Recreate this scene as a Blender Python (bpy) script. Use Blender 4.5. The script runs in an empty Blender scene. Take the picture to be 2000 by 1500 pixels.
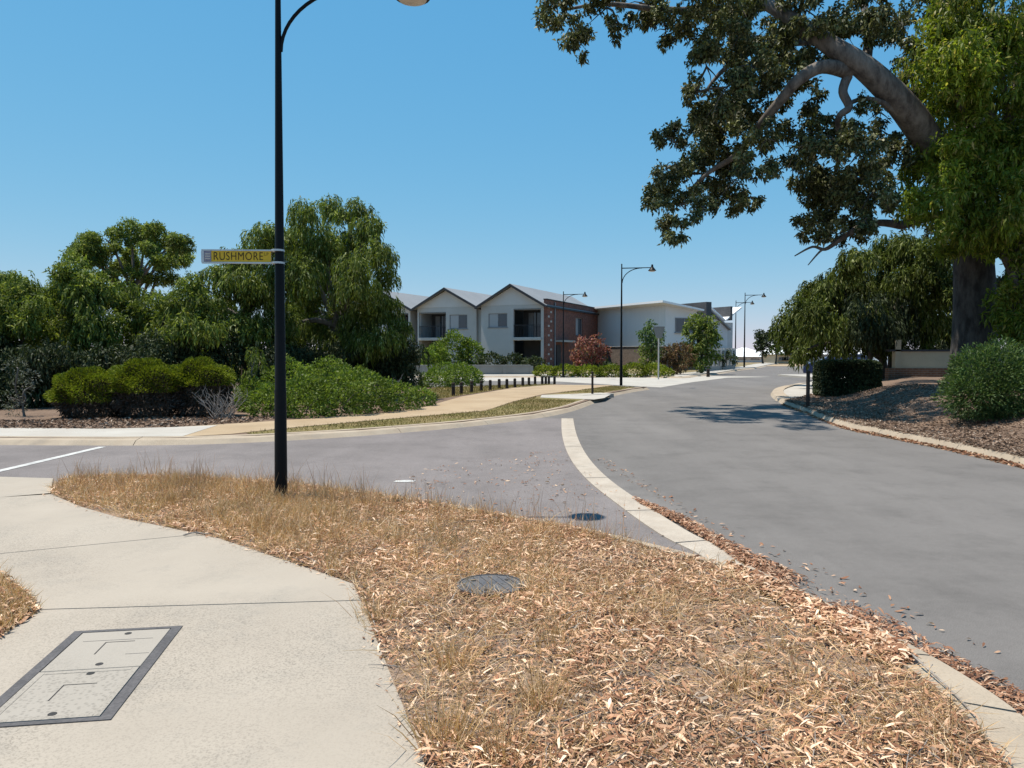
import bpy, bmesh, math, random
import numpy as np
from mathutils import Vector, Matrix
random.seed(7)
RNG = np.random.default_rng(11)
rad = math.radians
scene = bpy.context.scene
COL = scene.collection

# ------------------------------------------------------------------ camera
F, CX, CY, HORIZ, EYE = 1500.0, 1000.0, 750.0, 688.0, 1.6
PITCH = math.atan((CY - HORIZ) / F)
cam_d = bpy.data.cameras.new('camera')
cam_d.lens = 36.0 * F / 2000.0
cam_d.sensor_width = 36.0
cam_d.clip_end = 3000
cam = bpy.data.objects.new('camera', cam_d)
COL.objects.link(cam)
cam.location = (0, 0, EYE)
cam.rotation_euler = (rad(90) - PITCH, 0, 0)
scene.camera = cam

# ------------------------------------------------------------------ light
SUN_EL, SUN_AZ = rad(71), rad(-76)          # azimuth from +Y, minus = to the left
world = bpy.data.worlds.new('World')
scene.world = world
world.use_nodes = True
wn = world.node_tree
bg = wn.nodes['Background']
sky = wn.nodes.new('ShaderNodeTexSky')
sky.sky_type = 'NISHITA'
sky.sun_disc = False
sky.sun_elevation = SUN_EL
sky.sun_rotation = SUN_AZ
sky.air_density = 1.0
sky.dust_density = 0.0
sky.ozone_density = 8.0
sky.altitude = 0
# one tone curve per channel over the whole sky (the photograph's rendering of a clear blue sky)
sep = wn.nodes.new('ShaderNodeSeparateColor'); com = wn.nodes.new('ShaderNodeCombineColor')
wn.links.new(sky.outputs[0], sep.inputs[0])
for i, (k, p) in enumerate(((1.03, 0.97), (0.793, 0.45), (0.84, 0.2))):
    a = wn.nodes.new('ShaderNodeMath'); a.operation = 'MULTIPLY'; a.inputs[1].default_value = 0.1
    b = wn.nodes.new('ShaderNodeMath'); b.operation = 'POWER'; b.inputs[1].default_value = p
    c = wn.nodes.new('ShaderNodeMath'); c.operation = 'MULTIPLY'; c.inputs[1].default_value = k*10
    wn.links.new(sep.outputs[i], a.inputs[0]); wn.links.new(a.outputs[0], b.inputs[0]); wn.links.new(b.outputs[0], c.inputs[0]); wn.links.new(c.outputs[0], com.inputs[i])
wn.links.new(com.outputs[0], bg.inputs[0])
bg.inputs[1].default_value = 0.073
sl = bpy.data.lights.new('sun', 'SUN')
sl.energy = 5.0
sl.angle = rad(0.5)
sl.color = (1.0, 0.925, 0.80)
sun = bpy.data.objects.new('sun', sl)
COL.objects.link(sun)
SD = Vector((math.sin(SUN_AZ) * math.cos(SUN_EL), math.cos(SUN_AZ) * math.cos(SUN_EL), math.sin(SUN_EL)))
sun.rotation_euler = SD.to_track_quat('Z', 'Y').to_euler()
sun.location = SD * 60
scene.view_settings.view_transform = 'Standard'
scene.view_settings.look = 'None'
scene.view_settings.exposure = 0.45
scene.view_settings.gamma = 1.0

# ------------------------------------------------------------------ pixel helpers
cp, sp = math.cos(PITCH), math.sin(PITCH)
def ray(px, py):
    x, y = (px - CX) / F, (CY - py) / F
    return Vector((x, cp + y * sp, -sp + y * cp))
def G(px, py, z=0.0):                       # pixel -> point on the level z
    r = ray(px, py); t = (z - EYE) / r.z
    return Vector((r.x * t, r.y * t, z))
def D(px, py, d):                           # pixel -> point at distance d along +Y
    r = ray(px, py); t = d / r.y
    return Vector((r.x * t, d, EYE + r.z * t))
def GL(pts, z=0.0): return [G(p[0], p[1], z) for p in pts]

# ------------------------------------------------------------------ object helpers
def put(name, me, mat=None, parent=None):
    o = bpy.data.objects.new(name, me); COL.objects.link(o)
    if mat is not None and not me.materials: me.materials.append(mat)
    if parent is not None: o.parent = parent
    return o
def tag(o, label=None, cat=None, group=None, kind=None):
    if label: o['label'] = label
    if cat: o['category'] = cat
    if group: o['group'] = group
    if kind: o['kind'] = kind
    return o
def empty(name, loc=(0, 0, 0), rz=0.0, label=None, cat=None, group=None):
    o = bpy.data.objects.new(name, None); COL.objects.link(o)
    o.location = loc; o.rotation_euler = (0, 0, rz); o.empty_display_size = 0.2
    return tag(o, label, cat, group)
def copy_tree(o, parent=None):
    c = o.copy(); COL.objects.link(c); c.parent = parent
    for ch in list(o.children): copy_tree(ch, c)
    return c
def np_mesh(name, V, Q):                    # V (n,3), Q (m,k) all same k
    me = bpy.data.meshes.new(name)
    V = np.ascontiguousarray(V, dtype=np.float32); Q = np.ascontiguousarray(Q, dtype=np.int32)
    k = Q.shape[1]
    me.vertices.add(len(V)); me.vertices.foreach_set('co', V.ravel())
    me.loops.add(Q.size); me.loops.foreach_set('vertex_index', Q.ravel())
    me.polygons.add(len(Q)); me.polygons.foreach_set('loop_start', np.arange(len(Q), dtype=np.int32) * k)
    me.update(calc_edges=True)
    return me
class MB:
    def __init__(s): s.v = []; s.f = []
    def add(s, vs, fs):
        n = len(s.v); s.v += [tuple(v) for v in vs]; s.f += [tuple(i + n for i in f) for f in fs]; return s
    def box(s, x0, x1, y0, y1, z0, z1):
        return s.add([(x0,y0,z0),(x1,y0,z0),(x1,y1,z0),(x0,y1,z0),(x0,y0,z1),(x1,y0,z1),(x1,y1,z1),(x0,y1,z1)],
                     [(3,2,1,0),(4,5,6,7),(0,1,5,4),(1,2,6,5),(2,3,7,6),(3,0,4,7)])
    def prism(s, poly, a, b):               # poly: list of points, extruded by vector b-a (a,b vectors)
        n = len(poly); a = Vector(a); b = Vector(b)
        vs = [Vector(p) + a for p in poly] + [Vector(p) + b for p in poly]
        return s.add(vs, [tuple(range(n))[::-1], tuple(range(n, 2*n))] + [(i, (i+1) % n, n + (i+1) % n, n + i) for i in range(n)])
    def tube(s, pts, rs, sides=8, cap=True):
        pts = [Vector(p) for p in pts]; n = len(pts); rings = []; up = None
        for i, p in enumerate(pts):
            t = (pts[min(i+1, n-1)] - pts[max(i-1, 0)]).normalized()
            if up is None: up = t.orthogonal().normalized()
            up = (up - t * up.dot(t)); up = up.normalized() if up.length > 1e-6 else t.orthogonal().normalized()
            w = t.cross(up)
            rings.append([p + (up * math.cos(a) + w * math.sin(a)) * rs[i] for a in [2*math.pi*k/sides for k in range(sides)]])
        vs = [v for r in rings for v in r]; fs = []
        for i in range(n-1):
            for k in range(sides):
                fs.append((i*sides+k, i*sides+(k+1) % sides, (i+1)*sides+(k+1) % sides, (i+1)*sides+k))
        if cap: fs += [tuple(range(sides))[::-1], tuple(range((n-1)*sides, n*sides))]
        return s.add(vs, fs)
    def lathe(s, prof, c=(0, 0, 0), sides=20):  # prof [(r,z)]
        vs = []; fs = []; n = len(prof)
        for r, z in prof:
            for k in range(sides):
                a = 2*math.pi*k/sides; vs.append((c[0]+r*math.cos(a), c[1]+r*math.sin(a), c[2]+z))
        for i in range(n-1):
            for k in range(sides):
                fs.append((i*sides+k, i*sides+(k+1) % sides, (i+1)*sides+(k+1) % sides, (i+1)*sides+k))
        fs += [tuple(range(sides))[::-1], tuple(range((n-1)*sides, n*sides))]
        return s.add(vs, fs)
    def build(s, name, mat=None, parent=None, smooth=False, bevel=0):
        me = bpy.data.meshes.new(name); me.from_pydata(s.v, [], s.f); me.update()
        bm = bmesh.new(); bm.from_mesh(me); bmesh.ops.recalc_face_normals(bm, faces=bm.faces); bm.to_mesh(me); bm.free()
        if smooth:
            me.polygons.foreach_set('use_smooth', [True]*len(me.polygons))
            try: me.set_sharp_from_angle(angle=rad(40))
            except Exception: pass
        o = put(name, me, mat, parent)
        if bevel:
            m = o.modifiers.new('bevel', 'BEVEL'); m.width = bevel; m.segments = 2; m.limit_method = 'ANGLE'
        return o
def sheet(name, pts, z, mat, parent=None, kind='structure', thick=0.0, label=None):
    pts = [Vector((p[0], p[1], z)) for p in pts]
    bm = bmesh.new()
    vs = [bm.verts.new(p) for p in pts]
    f = bm.faces.new(vs); f.normal_update()
    if f.normal.z < 0: f.normal_flip()
    if thick:
        r = bmesh.ops.extrude_face_region(bm, geom=[f])
        for v in [g for g in r['geom'] if isinstance(g, bmesh.types.BMVert)]: v.co.z -= thick
        bmesh.ops.recalc_face_normals(bm, faces=bm.faces)
    bmesh.ops.triangulate(bm, faces=[f for f in bm.faces if len(f.verts) > 4])
    me = bpy.data.meshes.new(name); bm.to_mesh(me); bm.free()
    o = put(name, me, mat, parent)
    if kind and parent is None: o['kind'] = kind
    if label: o['label'] = label
    return o
def catmull(P, n=6):
    P = [Vector(p) for p in P]; out = []
    for i in range(len(P)-1):
        a, b, c, d = P[max(i-1, 0)], P[i], P[i+1], P[min(i+2, len(P)-1)]
        for k in range(n):
            t = k/n
            out.append(0.5*((2*b)+(c-a)*t+(2*a-5*b+4*c-d)*t*t+(3*b-a-3*c+d)*t**3))
    out.append(P[-1]); return out
def sstep(a, b, x):
    t = min(1, max(0, (x-a)/(b-a))); return t*t*(3-2*t)
def in_poly(X, Y, poly):
    ins = np.zeros(len(X), bool); n = len(poly)
    for i in range(n):
        x0, y0 = poly[i][0], poly[i][1]; x1, y1 = poly[(i+1) % n][0], poly[(i+1) % n][1]
        c = ((y0 > Y) != (y1 > Y)); 
        with np.errstate(divide='ignore', invalid='ignore'):
            ins ^= c & (X < (x1-x0)*(Y-y0)/(y1-y0+1e-12)+x0)
    return ins
def scatter(poly, n):
    xs = [p[0] for p in poly]; ys = [p[1] for p in poly]
    out = np.zeros((0, 2))
    while len(out) < n:
        X = RNG.uniform(min(xs), max(xs), n*2); Y = RNG.uniform(min(ys), max(ys), n*2)
        m = in_poly(X, Y, poly); out = np.vstack([out, np.c_[X, Y][m]])
    return out[:n]

# ------------------------------------------------------------------ materials
MATS = {}
class NT:
    def __init__(s, name):
        s.m = bpy.data.materials.new(name); s.m.use_nodes = True; s.t = s.m.node_tree
        s.b = s.t.nodes['Principled BSDF']; s.o = s.t.nodes['Material Output']
        s.b.inputs['Specular IOR Level'].default_value = 0.25
        MATS[name] = s.m
    def n(s, ty, **kw):
        x = s.t.nodes.new('ShaderNode' + ty)
        for k, v in kw.items():
            if k in x.inputs.keys(): x.inputs[k].default_value = v
            else: setattr(x, k, v)
        return x
    def l(s, a, b): s.t.links.new(a, b)
    def coord(s, kind='Object', scale=None):
        c = s.n('TexCoord').outputs[kind]
        if scale is not None:
            m = s.n('Mapping'); m.inputs['Scale'].default_value = scale; s.l(c, m.inputs[0]); c = m.outputs[0]
        return c
    def noise(s, scale, detail=4, rough=0.55, vec=None):
        x = s.n('TexNoise'); x.inputs['Scale'].default_value = scale; x.inputs['Detail'].default_value = detail
        x.inputs['Roughness'].default_value = rough; s.l(vec if vec is not None else s.coord(), x.inputs['Vector']); return x.outputs[0]
    def ramp(s, fac, stops, interp='LINEAR'):
        r = s.n('ValToRGB'); r.color_ramp.interpolation = interp
        e = r.color_ramp.elements
        while len(e) < len(stops): e.new(0.5)
        for i, (p, c) in enumerate(stops): e[i].position = p; e[i].color = (*c, 1) if len(c) == 3 else c
        s.l(fac, r.inputs[0]); return r.outputs[0]
    def mix(s, a, b, fac, mode='MIX'):
        m = s.n('MixRGB', blend_type=mode)
        for v, i in ((fac, 0), (a, 1), (b, 2)):
            if hasattr(v, 'node'): s.l(v, m.inputs[i])
            else: m.inputs[i].default_value = v if i == 0 else (*v, 1)
        return m.outputs[0]
    def bump(s, h, strength=0.3, dist=0.02):
        b = s.n('Bump'); b.inputs['Strength'].default_value = strength; b.inputs['Distance'].default_value = dist
        s.l(h, b.inputs['Height']); s.l(b.outputs[0], s.b.inputs['Normal'])
    def fin(s, col, rough=0.85):
        if hasattr(col, 'node'): s.l(col, s.b.inputs['Base Color'])
        else: s.b.inputs['Base Color'].default_value = (*col, 1)
        s.b.inputs['Roughness'].default_value = rough; return s.m
def mottled(name, c1, c2, scale=3.0, rough=0.85, fine=60.0, fs=0.25, bump=0.15, dist=0.01, spec=0.25, metal=0.0):
    t = NT(name); v = t.coord()
    base = t.mix(c1, c2, t.ramp(t.noise(scale, 6, 0.6, v), [(0.35, (0,0,0)), (0.68, (1,1,1))]))
    fn = t.noise(fine, 3, 0.6, v)
    g = t.ramp(fn, [(0.3, (1-fs,)*3), (0.7, (1+fs*0.3,)*3)])
    col = t.mix(base, g, 1.0, 'MULTIPLY')
    if bump: t.bump(fn, bump, dist)
    t.b.inputs['Specular IOR Level'].default_value = spec; t.b.inputs['Metallic'].default_value = metal
    return t.fin(col, rough)
def leafmat(name, stops, rough=0.55, trans=0.35, nscale=0.9, spec=0.3, namp=0.35):
    t = NT(name)
    geo = t.n('NewGeometry')
    c = t.ramp(geo.outputs['Random Per Island'], stops)
    nz = t.ramp(t.noise(nscale, 3, 0.6), [(0.3, (1-namp,)*3), (0.7, (1+namp*0.6,)*3)])
    c = t.mix(c, nz, 1.0, 'MULTIPLY')
    t.l(c, t.b.inputs['Base Color']); t.b.inputs['Roughness'].default_value = rough
    t.b.inputs['Specular IOR Level'].default_value = spec
    if trans:
        tr = t.n('BsdfTranslucent'); tc = t.mix(c, (1.0, 1.05, 0.5), 1.0, 'MULTIPLY'); t.l(tc, tr.inputs[0])
        mx = t.n('MixShader'); mx.inputs[0].default_value = trans
        t.l(t.b.outputs[0], mx.inputs[1]); t.l(tr.outputs[0], mx.inputs[2]); t.l(mx.outputs[0], t.o.inputs[0])
    return t.m

def m_asphalt(name, c1, c2, streak=0.0):
    t = NT(name); v = t.coord()
    big = t.ramp(t.noise(0.35, 5, 0.6, v), [(0.35, (0,0,0)), (0.7, (1,1,1))])
    col = t.mix(c1, c2, big)
    v2 = t.coord('Object', (0.5, 0.06, 1))
    st = t.ramp(t.noise(1.5, 5, 0.65, v2), [(0.32, (0.86,)*3), (0.7, (1.08,)*3)])
    col = t.mix(col, st, 1.0, 'MULTIPLY')
    pt = t.ramp(t.noise(1.1, 7, 0.72, v), [(0.36, (0.86,)*3), (0.5, (1.0,)*3), (0.72, (1.07,)*3)])
    col = t.mix(col, pt, 1.0, 'MULTIPLY')
    oil = t.ramp(t.noise(2.7, 3, 0.5, v), [(0.68, (1.0,)*3), (0.76, (0.80,)*3)])
    col = t.mix(col, oil, 1.0, 'MULTIPLY')
    fn = t.noise(160, 2, 0.7, v)
    col = t.mix(col, t.ramp(fn, [(0.3, (0.62,)*3), (0.72, (1.34,)*3)]), 1.0, 'MULTIPLY')
    mid = t.ramp(t.noise(14, 4, 0.7, v), [(0.3, (0.93,)*3), (0.75, (1.05,)*3)])
    col = t.mix(col, mid, 1.0, 'MULTIPLY')
    t.bump(fn, 0.25, 0.006); t.b.inputs['Specular IOR Level'].default_value = 0.2
    return t.fin(col, 0.9)
def m_concrete(name, c1, c2, dark=(0.2, 0.19, 0.17), stain=0.35, scale=0.8):
    t = NT(name); v = t.coord()
    col = t.mix(c1, c2, t.ramp(t.noise(scale, 6, 0.62, v), [(0.32, (0,0,0)), (0.7, (1,1,1))]))
    sp_ = t.ramp(t.noise(2.1, 8, 0.75, v), [(0.52, (0,0,0)), (0.74, (stain,)*3)])
    col = t.mix(col, dark, sp_)
    agg = t.noise(95, 2, 0.7, v)
    aggm = t.ramp(t.noise(0.55, 3, 0.6, v), [(0.42, (0.12,)*3), (0.62, (1,)*3)])
    grain = t.ramp(agg, [(0.34, (0.66,)*3), (0.5, (1,)*3), (0.7, (1.08,)*3)])
    col = t.mix(col, t.mix(col, grain, 1.0, 'MULTIPLY'), aggm)
    t.bump(t.noise(45, 4, 0.7, v), 0.18, 0.006)
    return t.fin(col, 0.9)
m_asphalt('road_asphalt', (0.154, 0.142, 0.135), (0.171, 0.158, 0.150))
m_asphalt('side_asphalt', (0.173, 0.154, 0.150), (0.208, 0.185, 0.181))
m_concrete('path_concrete', (0.365, 0.318, 0.265), (0.315, 0.272, 0.225), stain=0.35)
m_concrete('kerb_concrete', (0.400, 0.331, 0.254), (0.323, 0.258, 0.193), stain=0.5, scale=2.0)
m_concrete('sandy_path', (0.385, 0.293, 0.193), (0.308, 0.223, 0.139), stain=0.2)
m_concrete('pale_paving', (0.424, 0.400, 0.362), (0.354, 0.323, 0.285), stain=0.2)
m_concrete('flush_strip', (0.431, 0.377, 0.316), (0.347, 0.293, 0.239), stain=0.55, scale=3)
mottled('soil', (0.24, 0.15, 0.10), (0.15, 0.10, 0.075), 1.4, 0.95, 40, 0.4, 0.6, 0.02)
mottled('litter_soil', (0.34, 0.235, 0.165), (0.19, 0.145, 0.125), 1.6, 0.95, 55, 0.5, 0.8, 0.02)
mottled('mulch', (0.21, 0.145, 0.105), (0.15, 0.10, 0.072), 1.0, 0.95, 25, 0.45, 0.7, 0.03)
mottled('dry_ground', (0.231, 0.177, 0.100), (0.169, 0.146, 0.069), 0.3, 0.95, 12, 0.3, 0.4, 0.03)
mottled('lawn', (0.17, 0.155, 0.05), (0.24, 0.17, 0.085), 0.7, 0.95, 30, 0.4, 0.5, 0.02)
mottled('line_paint', (0.601, 0.593, 0.570), (0.385, 0.377, 0.370), 6, 0.7, 80, 0.25, 0.1)
mottled('black_steel', (0.004, 0.0045, 0.006), (0.007, 0.007, 0.008), 3, 0.45, 60, 0.1, 0.0, spec=0.14)
mottled('galvanised', (0.55, 0.56, 0.57), (0.42, 0.43, 0.45), 8, 0.35, 60, 0.1, 0.0, spec=0.5, metal=0.6)
mottled('lens', (0.55, 0.48, 0.38), (0.48, 0.42, 0.34), 8, 0.3, 60, 0.05, 0.0)
mottled('sign_yellow', (0.62, 0.42, 0.03), (0.55, 0.36, 0.03), 6, 0.45, 60, 0.1, 0.0)
mottled('sign_grey', (0.25, 0.25, 0.32), (0.18, 0.18, 0.26), 20, 0.45, 60, 0.2, 0.0)
mottled('sign_letter', (0.03, 0.018, 0.008), (0.04, 0.02, 0.01), 6, 0.5, 60, 0.1, 0.0)
mottled('cover_frame', (0.085, 0.078, 0.078), (0.12, 0.11, 0.11), 5, 0.6, 70, 0.3, 0.2)
m_concrete('cover_lid', (0.335, 0.302, 0.262), (0.29, 0.26, 0.224), stain=0.25)
def m_lid_tex():
    t = NT('cover_lid_patterned'); v = t.coord()
    vo = t.n('TexVoronoi'); vo.inputs['Scale'].default_value = 48; t.l(v, vo.inputs['Vector'])
    r = t.ramp(vo.outputs['Distance'], [(0.08, (0.74,)*3), (0.5, (1.06,)*3)])
    col = t.mix(t.mix((0.32, 0.288, 0.25), (0.275, 0.247, 0.213), t.noise(3, 4, 0.6, v)), r, 1.0, 'MULTIPLY')
    t.bump(r, 0.6, 0.006); return t.fin(col, 0.85)
m_lid_tex()
mottled('slot_dark', (0.05, 0.045, 0.045), (0.03, 0.03, 0.03), 8, 0.8, 60, 0.2, 0.0)
mottled('manhole_iron', (0.085, 0.085, 0.095), (0.13, 0.125, 0.125), 7, 0.62, 80, 0.35, 0.3, 0.004, spec=0.35)
mottled('dark_timber', (0.035, 0.026, 0.022), (0.055, 0.042, 0.035), 5, 0.85, 40, 0.4, 0.3)
mottled('white_render', (0.477, 0.470, 0.462), (0.431, 0.424, 0.416), 0.8, 0.85, 30, 0.06, 0.05)
mottled('grey_render', (0.60, 0.58, 0.57), (0.55, 0.53, 0.52), 0.8, 0.85, 30, 0.06, 0.05)
mottled('cream_render', (0.477, 0.408, 0.293), (0.424, 0.362, 0.262), 1.5, 0.85, 30, 0.1, 0.05)
mottled('white_roof', (0.80, 0.80, 0.80), (0.76, 0.76, 0.77), 0.5, 0.5, 30, 0.05, 0.0)
mottled('dark_trim', (0.035, 0.035, 0.04), (0.05, 0.05, 0.055), 2, 0.6, 30, 0.1, 0.0)
mottled('grey_trim', (0.22, 0.22, 0.23), (0.28, 0.28, 0.29), 2, 0.6, 30, 0.1, 0.0)
mottled('charcoal_wall', (0.06, 0.06, 0.065), (0.085, 0.085, 0.09), 1, 0.8, 30, 0.1, 0.0)
mottled('fence_white', (0.477, 0.462, 0.431), (0.424, 0.408, 0.385), 2, 0.8, 30, 0.1, 0.0)
mottled('wall_grey', (0.277, 0.266, 0.246), (0.223, 0.216, 0.200), 1.2, 0.9, 25, 0.15, 0.2)
def m_metalroof(name, c):
    t = NT(name); v = t.coord()
    w = t.n('TexWave'); w.inputs['Scale'].default_value = 2.6; w.bands_direction = 'Y'; t.l(v, w.inputs['Vector'])
    col = t.mix(c, [x*0.8 for x in c], t.ramp(w.outputs[0], [(0.0, (1,)*3), (0.25, (0,)*3)]))
    col = t.mix(col, t.ramp(t.noise(0.5, 4, 0.6, v), [(0.3, (0.9,)*3), (0.7, (1.05,)*3)]), 1.0, 'MULTIPLY')
    t.b.inputs['Metallic'].default_value = 0.0
    return t.fin(col, 0.55)
m_metalroof('grey_metal_roof', (0.254, 0.254, 0.258))
def m_clad(name, c):
    t = NT(name); v = t.coord()
    w = t.n('TexWave'); w.inputs['Scale'].default_value = 1.6; w.bands_direction = 'Y'; t.l(v, w.inputs['Vector'])
    g = t.ramp(w.outputs[0], [(0.0, (0.86,)*3), (0.2, (1,)*3)])
    t.bump(w.outputs[0], 0.3, 0.03)
    return t.fin(t.mix(c, g, 1.0, 'MULTIPLY'), 0.7)
m_clad('white_cladding', (0.74, 0.735, 0.735))
def m_brick(name, c1, c2, mortar, sc=1.0):
    t = NT(name)
    tc = t.n('TexCoord'); sx = t.n('SeparateXYZ'); t.l(tc.outputs['Object'], sx.inputs[0])
    ad = t.n('Math', operation='ADD'); t.l(sx.outputs[0], ad.inputs[0]); t.l(sx.outputs[1], ad.inputs[1])
    cb = t.n('CombineXYZ'); t.l(ad.outputs[0], cb.inputs[0]); t.l(sx.outputs[2], cb.inputs[1])
    b = t.n('TexBrick'); t.l(cb.outputs[0], b.inputs['Vector'])
    b.inputs['Scale'].default_value = 1.0; b.inputs['Brick Width'].default_value = 0.24*sc; b.inputs['Row Height'].default_value = 0.086*sc
    b.inputs['Mortar Size'].default_value = 0.008; b.inputs['Color1'].default_value = (*c1, 1); b.inputs['Color2'].default_value = (*c2, 1); b.inputs['Mortar'].default_value = (*mortar, 1)
    col = t.mix(b.outputs[0], t.ramp(t.noise(3, 5, 0.7), [(0.3, (0.7,)*3), (0.7, (1.2,)*3)]), 1.0, 'MULTIPLY')
    t.bump(b.outputs['Fac'], -0.4, 0.01)
    return t.fin(col, 0.9)
m_brick('red_brick', (0.24, 0.082, 0.058), (0.13, 0.05, 0.04), (0.24, 0.18, 0.15))
m_brick('brown_brick', (0.169, 0.131, 0.108), (0.115, 0.092, 0.077), (0.193, 0.169, 0.154))
m_brick('orange_brick', (0.231, 0.108, 0.062), (0.169, 0.077, 0.046), (0.231, 0.193, 0.154))
def m_glass(name, c, rough=0.08):
    t = NT(name); t.b.inputs['Specular IOR Level'].default_value = 0.6; return t.fin(c, rough)
m_glass('glass', (0.05, 0.06, 0.075))
m_glass('curtain_glass', (0.33, 0.34, 0.36), 0.3)
m_glass('blue_paint', (0.03, 0.04, 0.10), 0.2)
m_glass('silver_paint', (0.62, 0.63, 0.64), 0.25)
m_glass('tail_red', (0.35, 0.02, 0.02), 0.3)
m_glass('tyre', (0.02, 0.02, 0.02), 0.8)
def m_bark(name, c1, c2, sc=3):
    t = NT(name); v = t.coord('Object', (sc, sc, sc*0.35))
    nz = t.noise(1.6, 7, 0.65, v)
    t.bump(nz, 0.6, 0.05)
    return t.fin(t.mix(c1, c2, t.ramp(nz, [(0.38, (0,)*3), (0.62, (1,)*3)])), 0.9)
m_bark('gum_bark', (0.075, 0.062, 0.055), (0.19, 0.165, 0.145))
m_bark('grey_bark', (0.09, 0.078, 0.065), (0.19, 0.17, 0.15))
m_bark('shaded_trunk_bark', (0.028, 0.024, 0.022), (0.085, 0.075, 0.068), 4)  # rough trunk bark, with the canopy shade darkened into its colour
m_bark('dark_bark', (0.05, 0.042, 0.035), (0.10, 0.085, 0.07))
m_bark('dead_wood', (0.22, 0.19, 0.17), (0.38, 0.34, 0.30), 12)
leafmat('gum_leaf', [(0, (0.041, 0.050, 0.024)), (0.45, (0.085, 0.099, 0.037)), (0.8, (0.179, 0.196, 0.066)), (1, (0.386, 0.365, 0.238))], 0.5, 0.2, 0.7, 0.25, 0.45)
leafmat('bright_leaf', [(0, (0.085, 0.132, 0.018)), (0.5, (0.178, 0.240, 0.026)), (0.85, (0.310, 0.358, 0.047)), (1, (0.497, 0.404, 0.155))], 0.5, 0.5, 0.5, 0.3, 0.5)
leafmat('weeping_leaf', [(0, (0.060, 0.092, 0.024)), (0.5, (0.145, 0.194, 0.033)), (0.85, (0.242, 0.295, 0.059)), (1, (0.502, 0.522, 0.283))], 0.55, 0.42, 0.6, 0.18, 0.45)
leafmat('willow_leaf', [(0, (0.035, 0.053, 0.012)), (0.5, (0.087, 0.113, 0.018)), (0.85, (0.151, 0.183, 0.034)), (1, (0.326, 0.340, 0.168))], 0.6, 0.3, 0.6, 0.15, 0.5)
leafmat('olive_leaf', [(0, (0.067, 0.105, 0.026)), (0.5, (0.161, 0.215, 0.041)), (0.85, (0.253, 0.307, 0.062)), (1, (0.438, 0.456, 0.180))], 0.55, 0.42, 0.5, 0.18, 0.45)
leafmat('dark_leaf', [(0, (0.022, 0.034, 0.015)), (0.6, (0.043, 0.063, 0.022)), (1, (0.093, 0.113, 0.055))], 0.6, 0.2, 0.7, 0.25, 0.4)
leafmat('hedge_leaf', [(0, (0.097, 0.124, 0.011)), (0.6, (0.166, 0.207, 0.016)), (1, (0.262, 0.290, 0.041))], 0.6, 0.35, 1.2, 0.2, 0.35)
leafmat('cover_leaf', [(0, (0.069, 0.115, 0.016)), (0.6, (0.138, 0.207, 0.028)), (1, (0.230, 0.287, 0.069))], 0.55, 0.4, 1.2, 0.25, 0.4)
leafmat('bush_leaf', [(0, (0.037, 0.081, 0.025)), (0.6, (0.075, 0.131, 0.037)), (1, (0.138, 0.188, 0.062))], 0.55, 0.3, 1.5, 0.25, 0.4)
leafmat('red_leaf', [(0, (0.162, 0.052, 0.042)), (0.5, (0.297, 0.098, 0.081)), (0.8, (0.365, 0.169, 0.140)), (1, (0.162, 0.169, 0.070))], 0.6, 0.3, 1.2, 0.2, 0.4)
leafmat('rust_leaf', [(0, (0.10, 0.06, 0.03)), (0.6, (0.18, 0.10, 0.055)), (1, (0.16, 0.15, 0.06))], 0.6, 0.3, 1.2, 0.2, 0.4)
leafmat('grey_leaf', [(0, (0.10, 0.11, 0.09)), (1, (0.2, 0.21, 0.17))], 0.7, 0.2, 1.2, 0.2, 0.3)
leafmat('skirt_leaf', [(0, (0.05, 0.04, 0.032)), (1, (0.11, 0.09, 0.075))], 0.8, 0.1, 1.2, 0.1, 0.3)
leafmat('litter_leaf', [(0, (0.113, 0.051, 0.028)), (0.2, (0.259, 0.120, 0.066)), (0.45, (0.450, 0.245, 0.145)), (0.7, (0.607, 0.377, 0.236)), (0.88, (0.743, 0.502, 0.346)), (0.97, (0.922, 0.712, 0.522)), (1, (0.338, 0.273, 0.221))], 0.7, 0.1, 1.8, 0.2, 0.3)
leafmat('red_litter', [(0, (0.12, 0.055, 0.035)), (0.4, (0.30, 0.145, 0.085)), (0.75, (0.44, 0.25, 0.155)), (1, (0.64, 0.47, 0.34))], 0.75, 0.1, 1.8, 0.15, 0.25)
leafmat('straw', [(0, (0.396, 0.229, 0.112)), (0.5, (0.630, 0.411, 0.213)), (0.85, (0.770, 0.549, 0.326)), (1, (0.863, 0.686, 0.500))], 0.7, 0.2, 1.3, 0.2, 0.25)
leafmat('reddish_straw', [(0, (0.339, 0.168, 0.108)), (0.5, (0.548, 0.309, 0.190)), (1, (0.718, 0.489, 0.312))], 0.7, 0.2, 1.3, 0.2, 0.25)
leafmat('lawn_blade', [(0, (0.11, 0.11, 0.025)), (0.5, (0.19, 0.155, 0.05)), (1, (0.32, 0.22, 0.10))], 0.7, 0.25, 0.8, 0.2, 0.3)
leafmat('bark_chip', [(0, (0.10, 0.065, 0.045)), (0.5, (0.21, 0.14, 0.10)), (0.85, (0.30, 0.21, 0.155)), (1, (0.46, 0.38, 0.31))], 0.85, 0.0, 1.0, 0.15, 0.3)
def M(n): return MATS[n]

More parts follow.
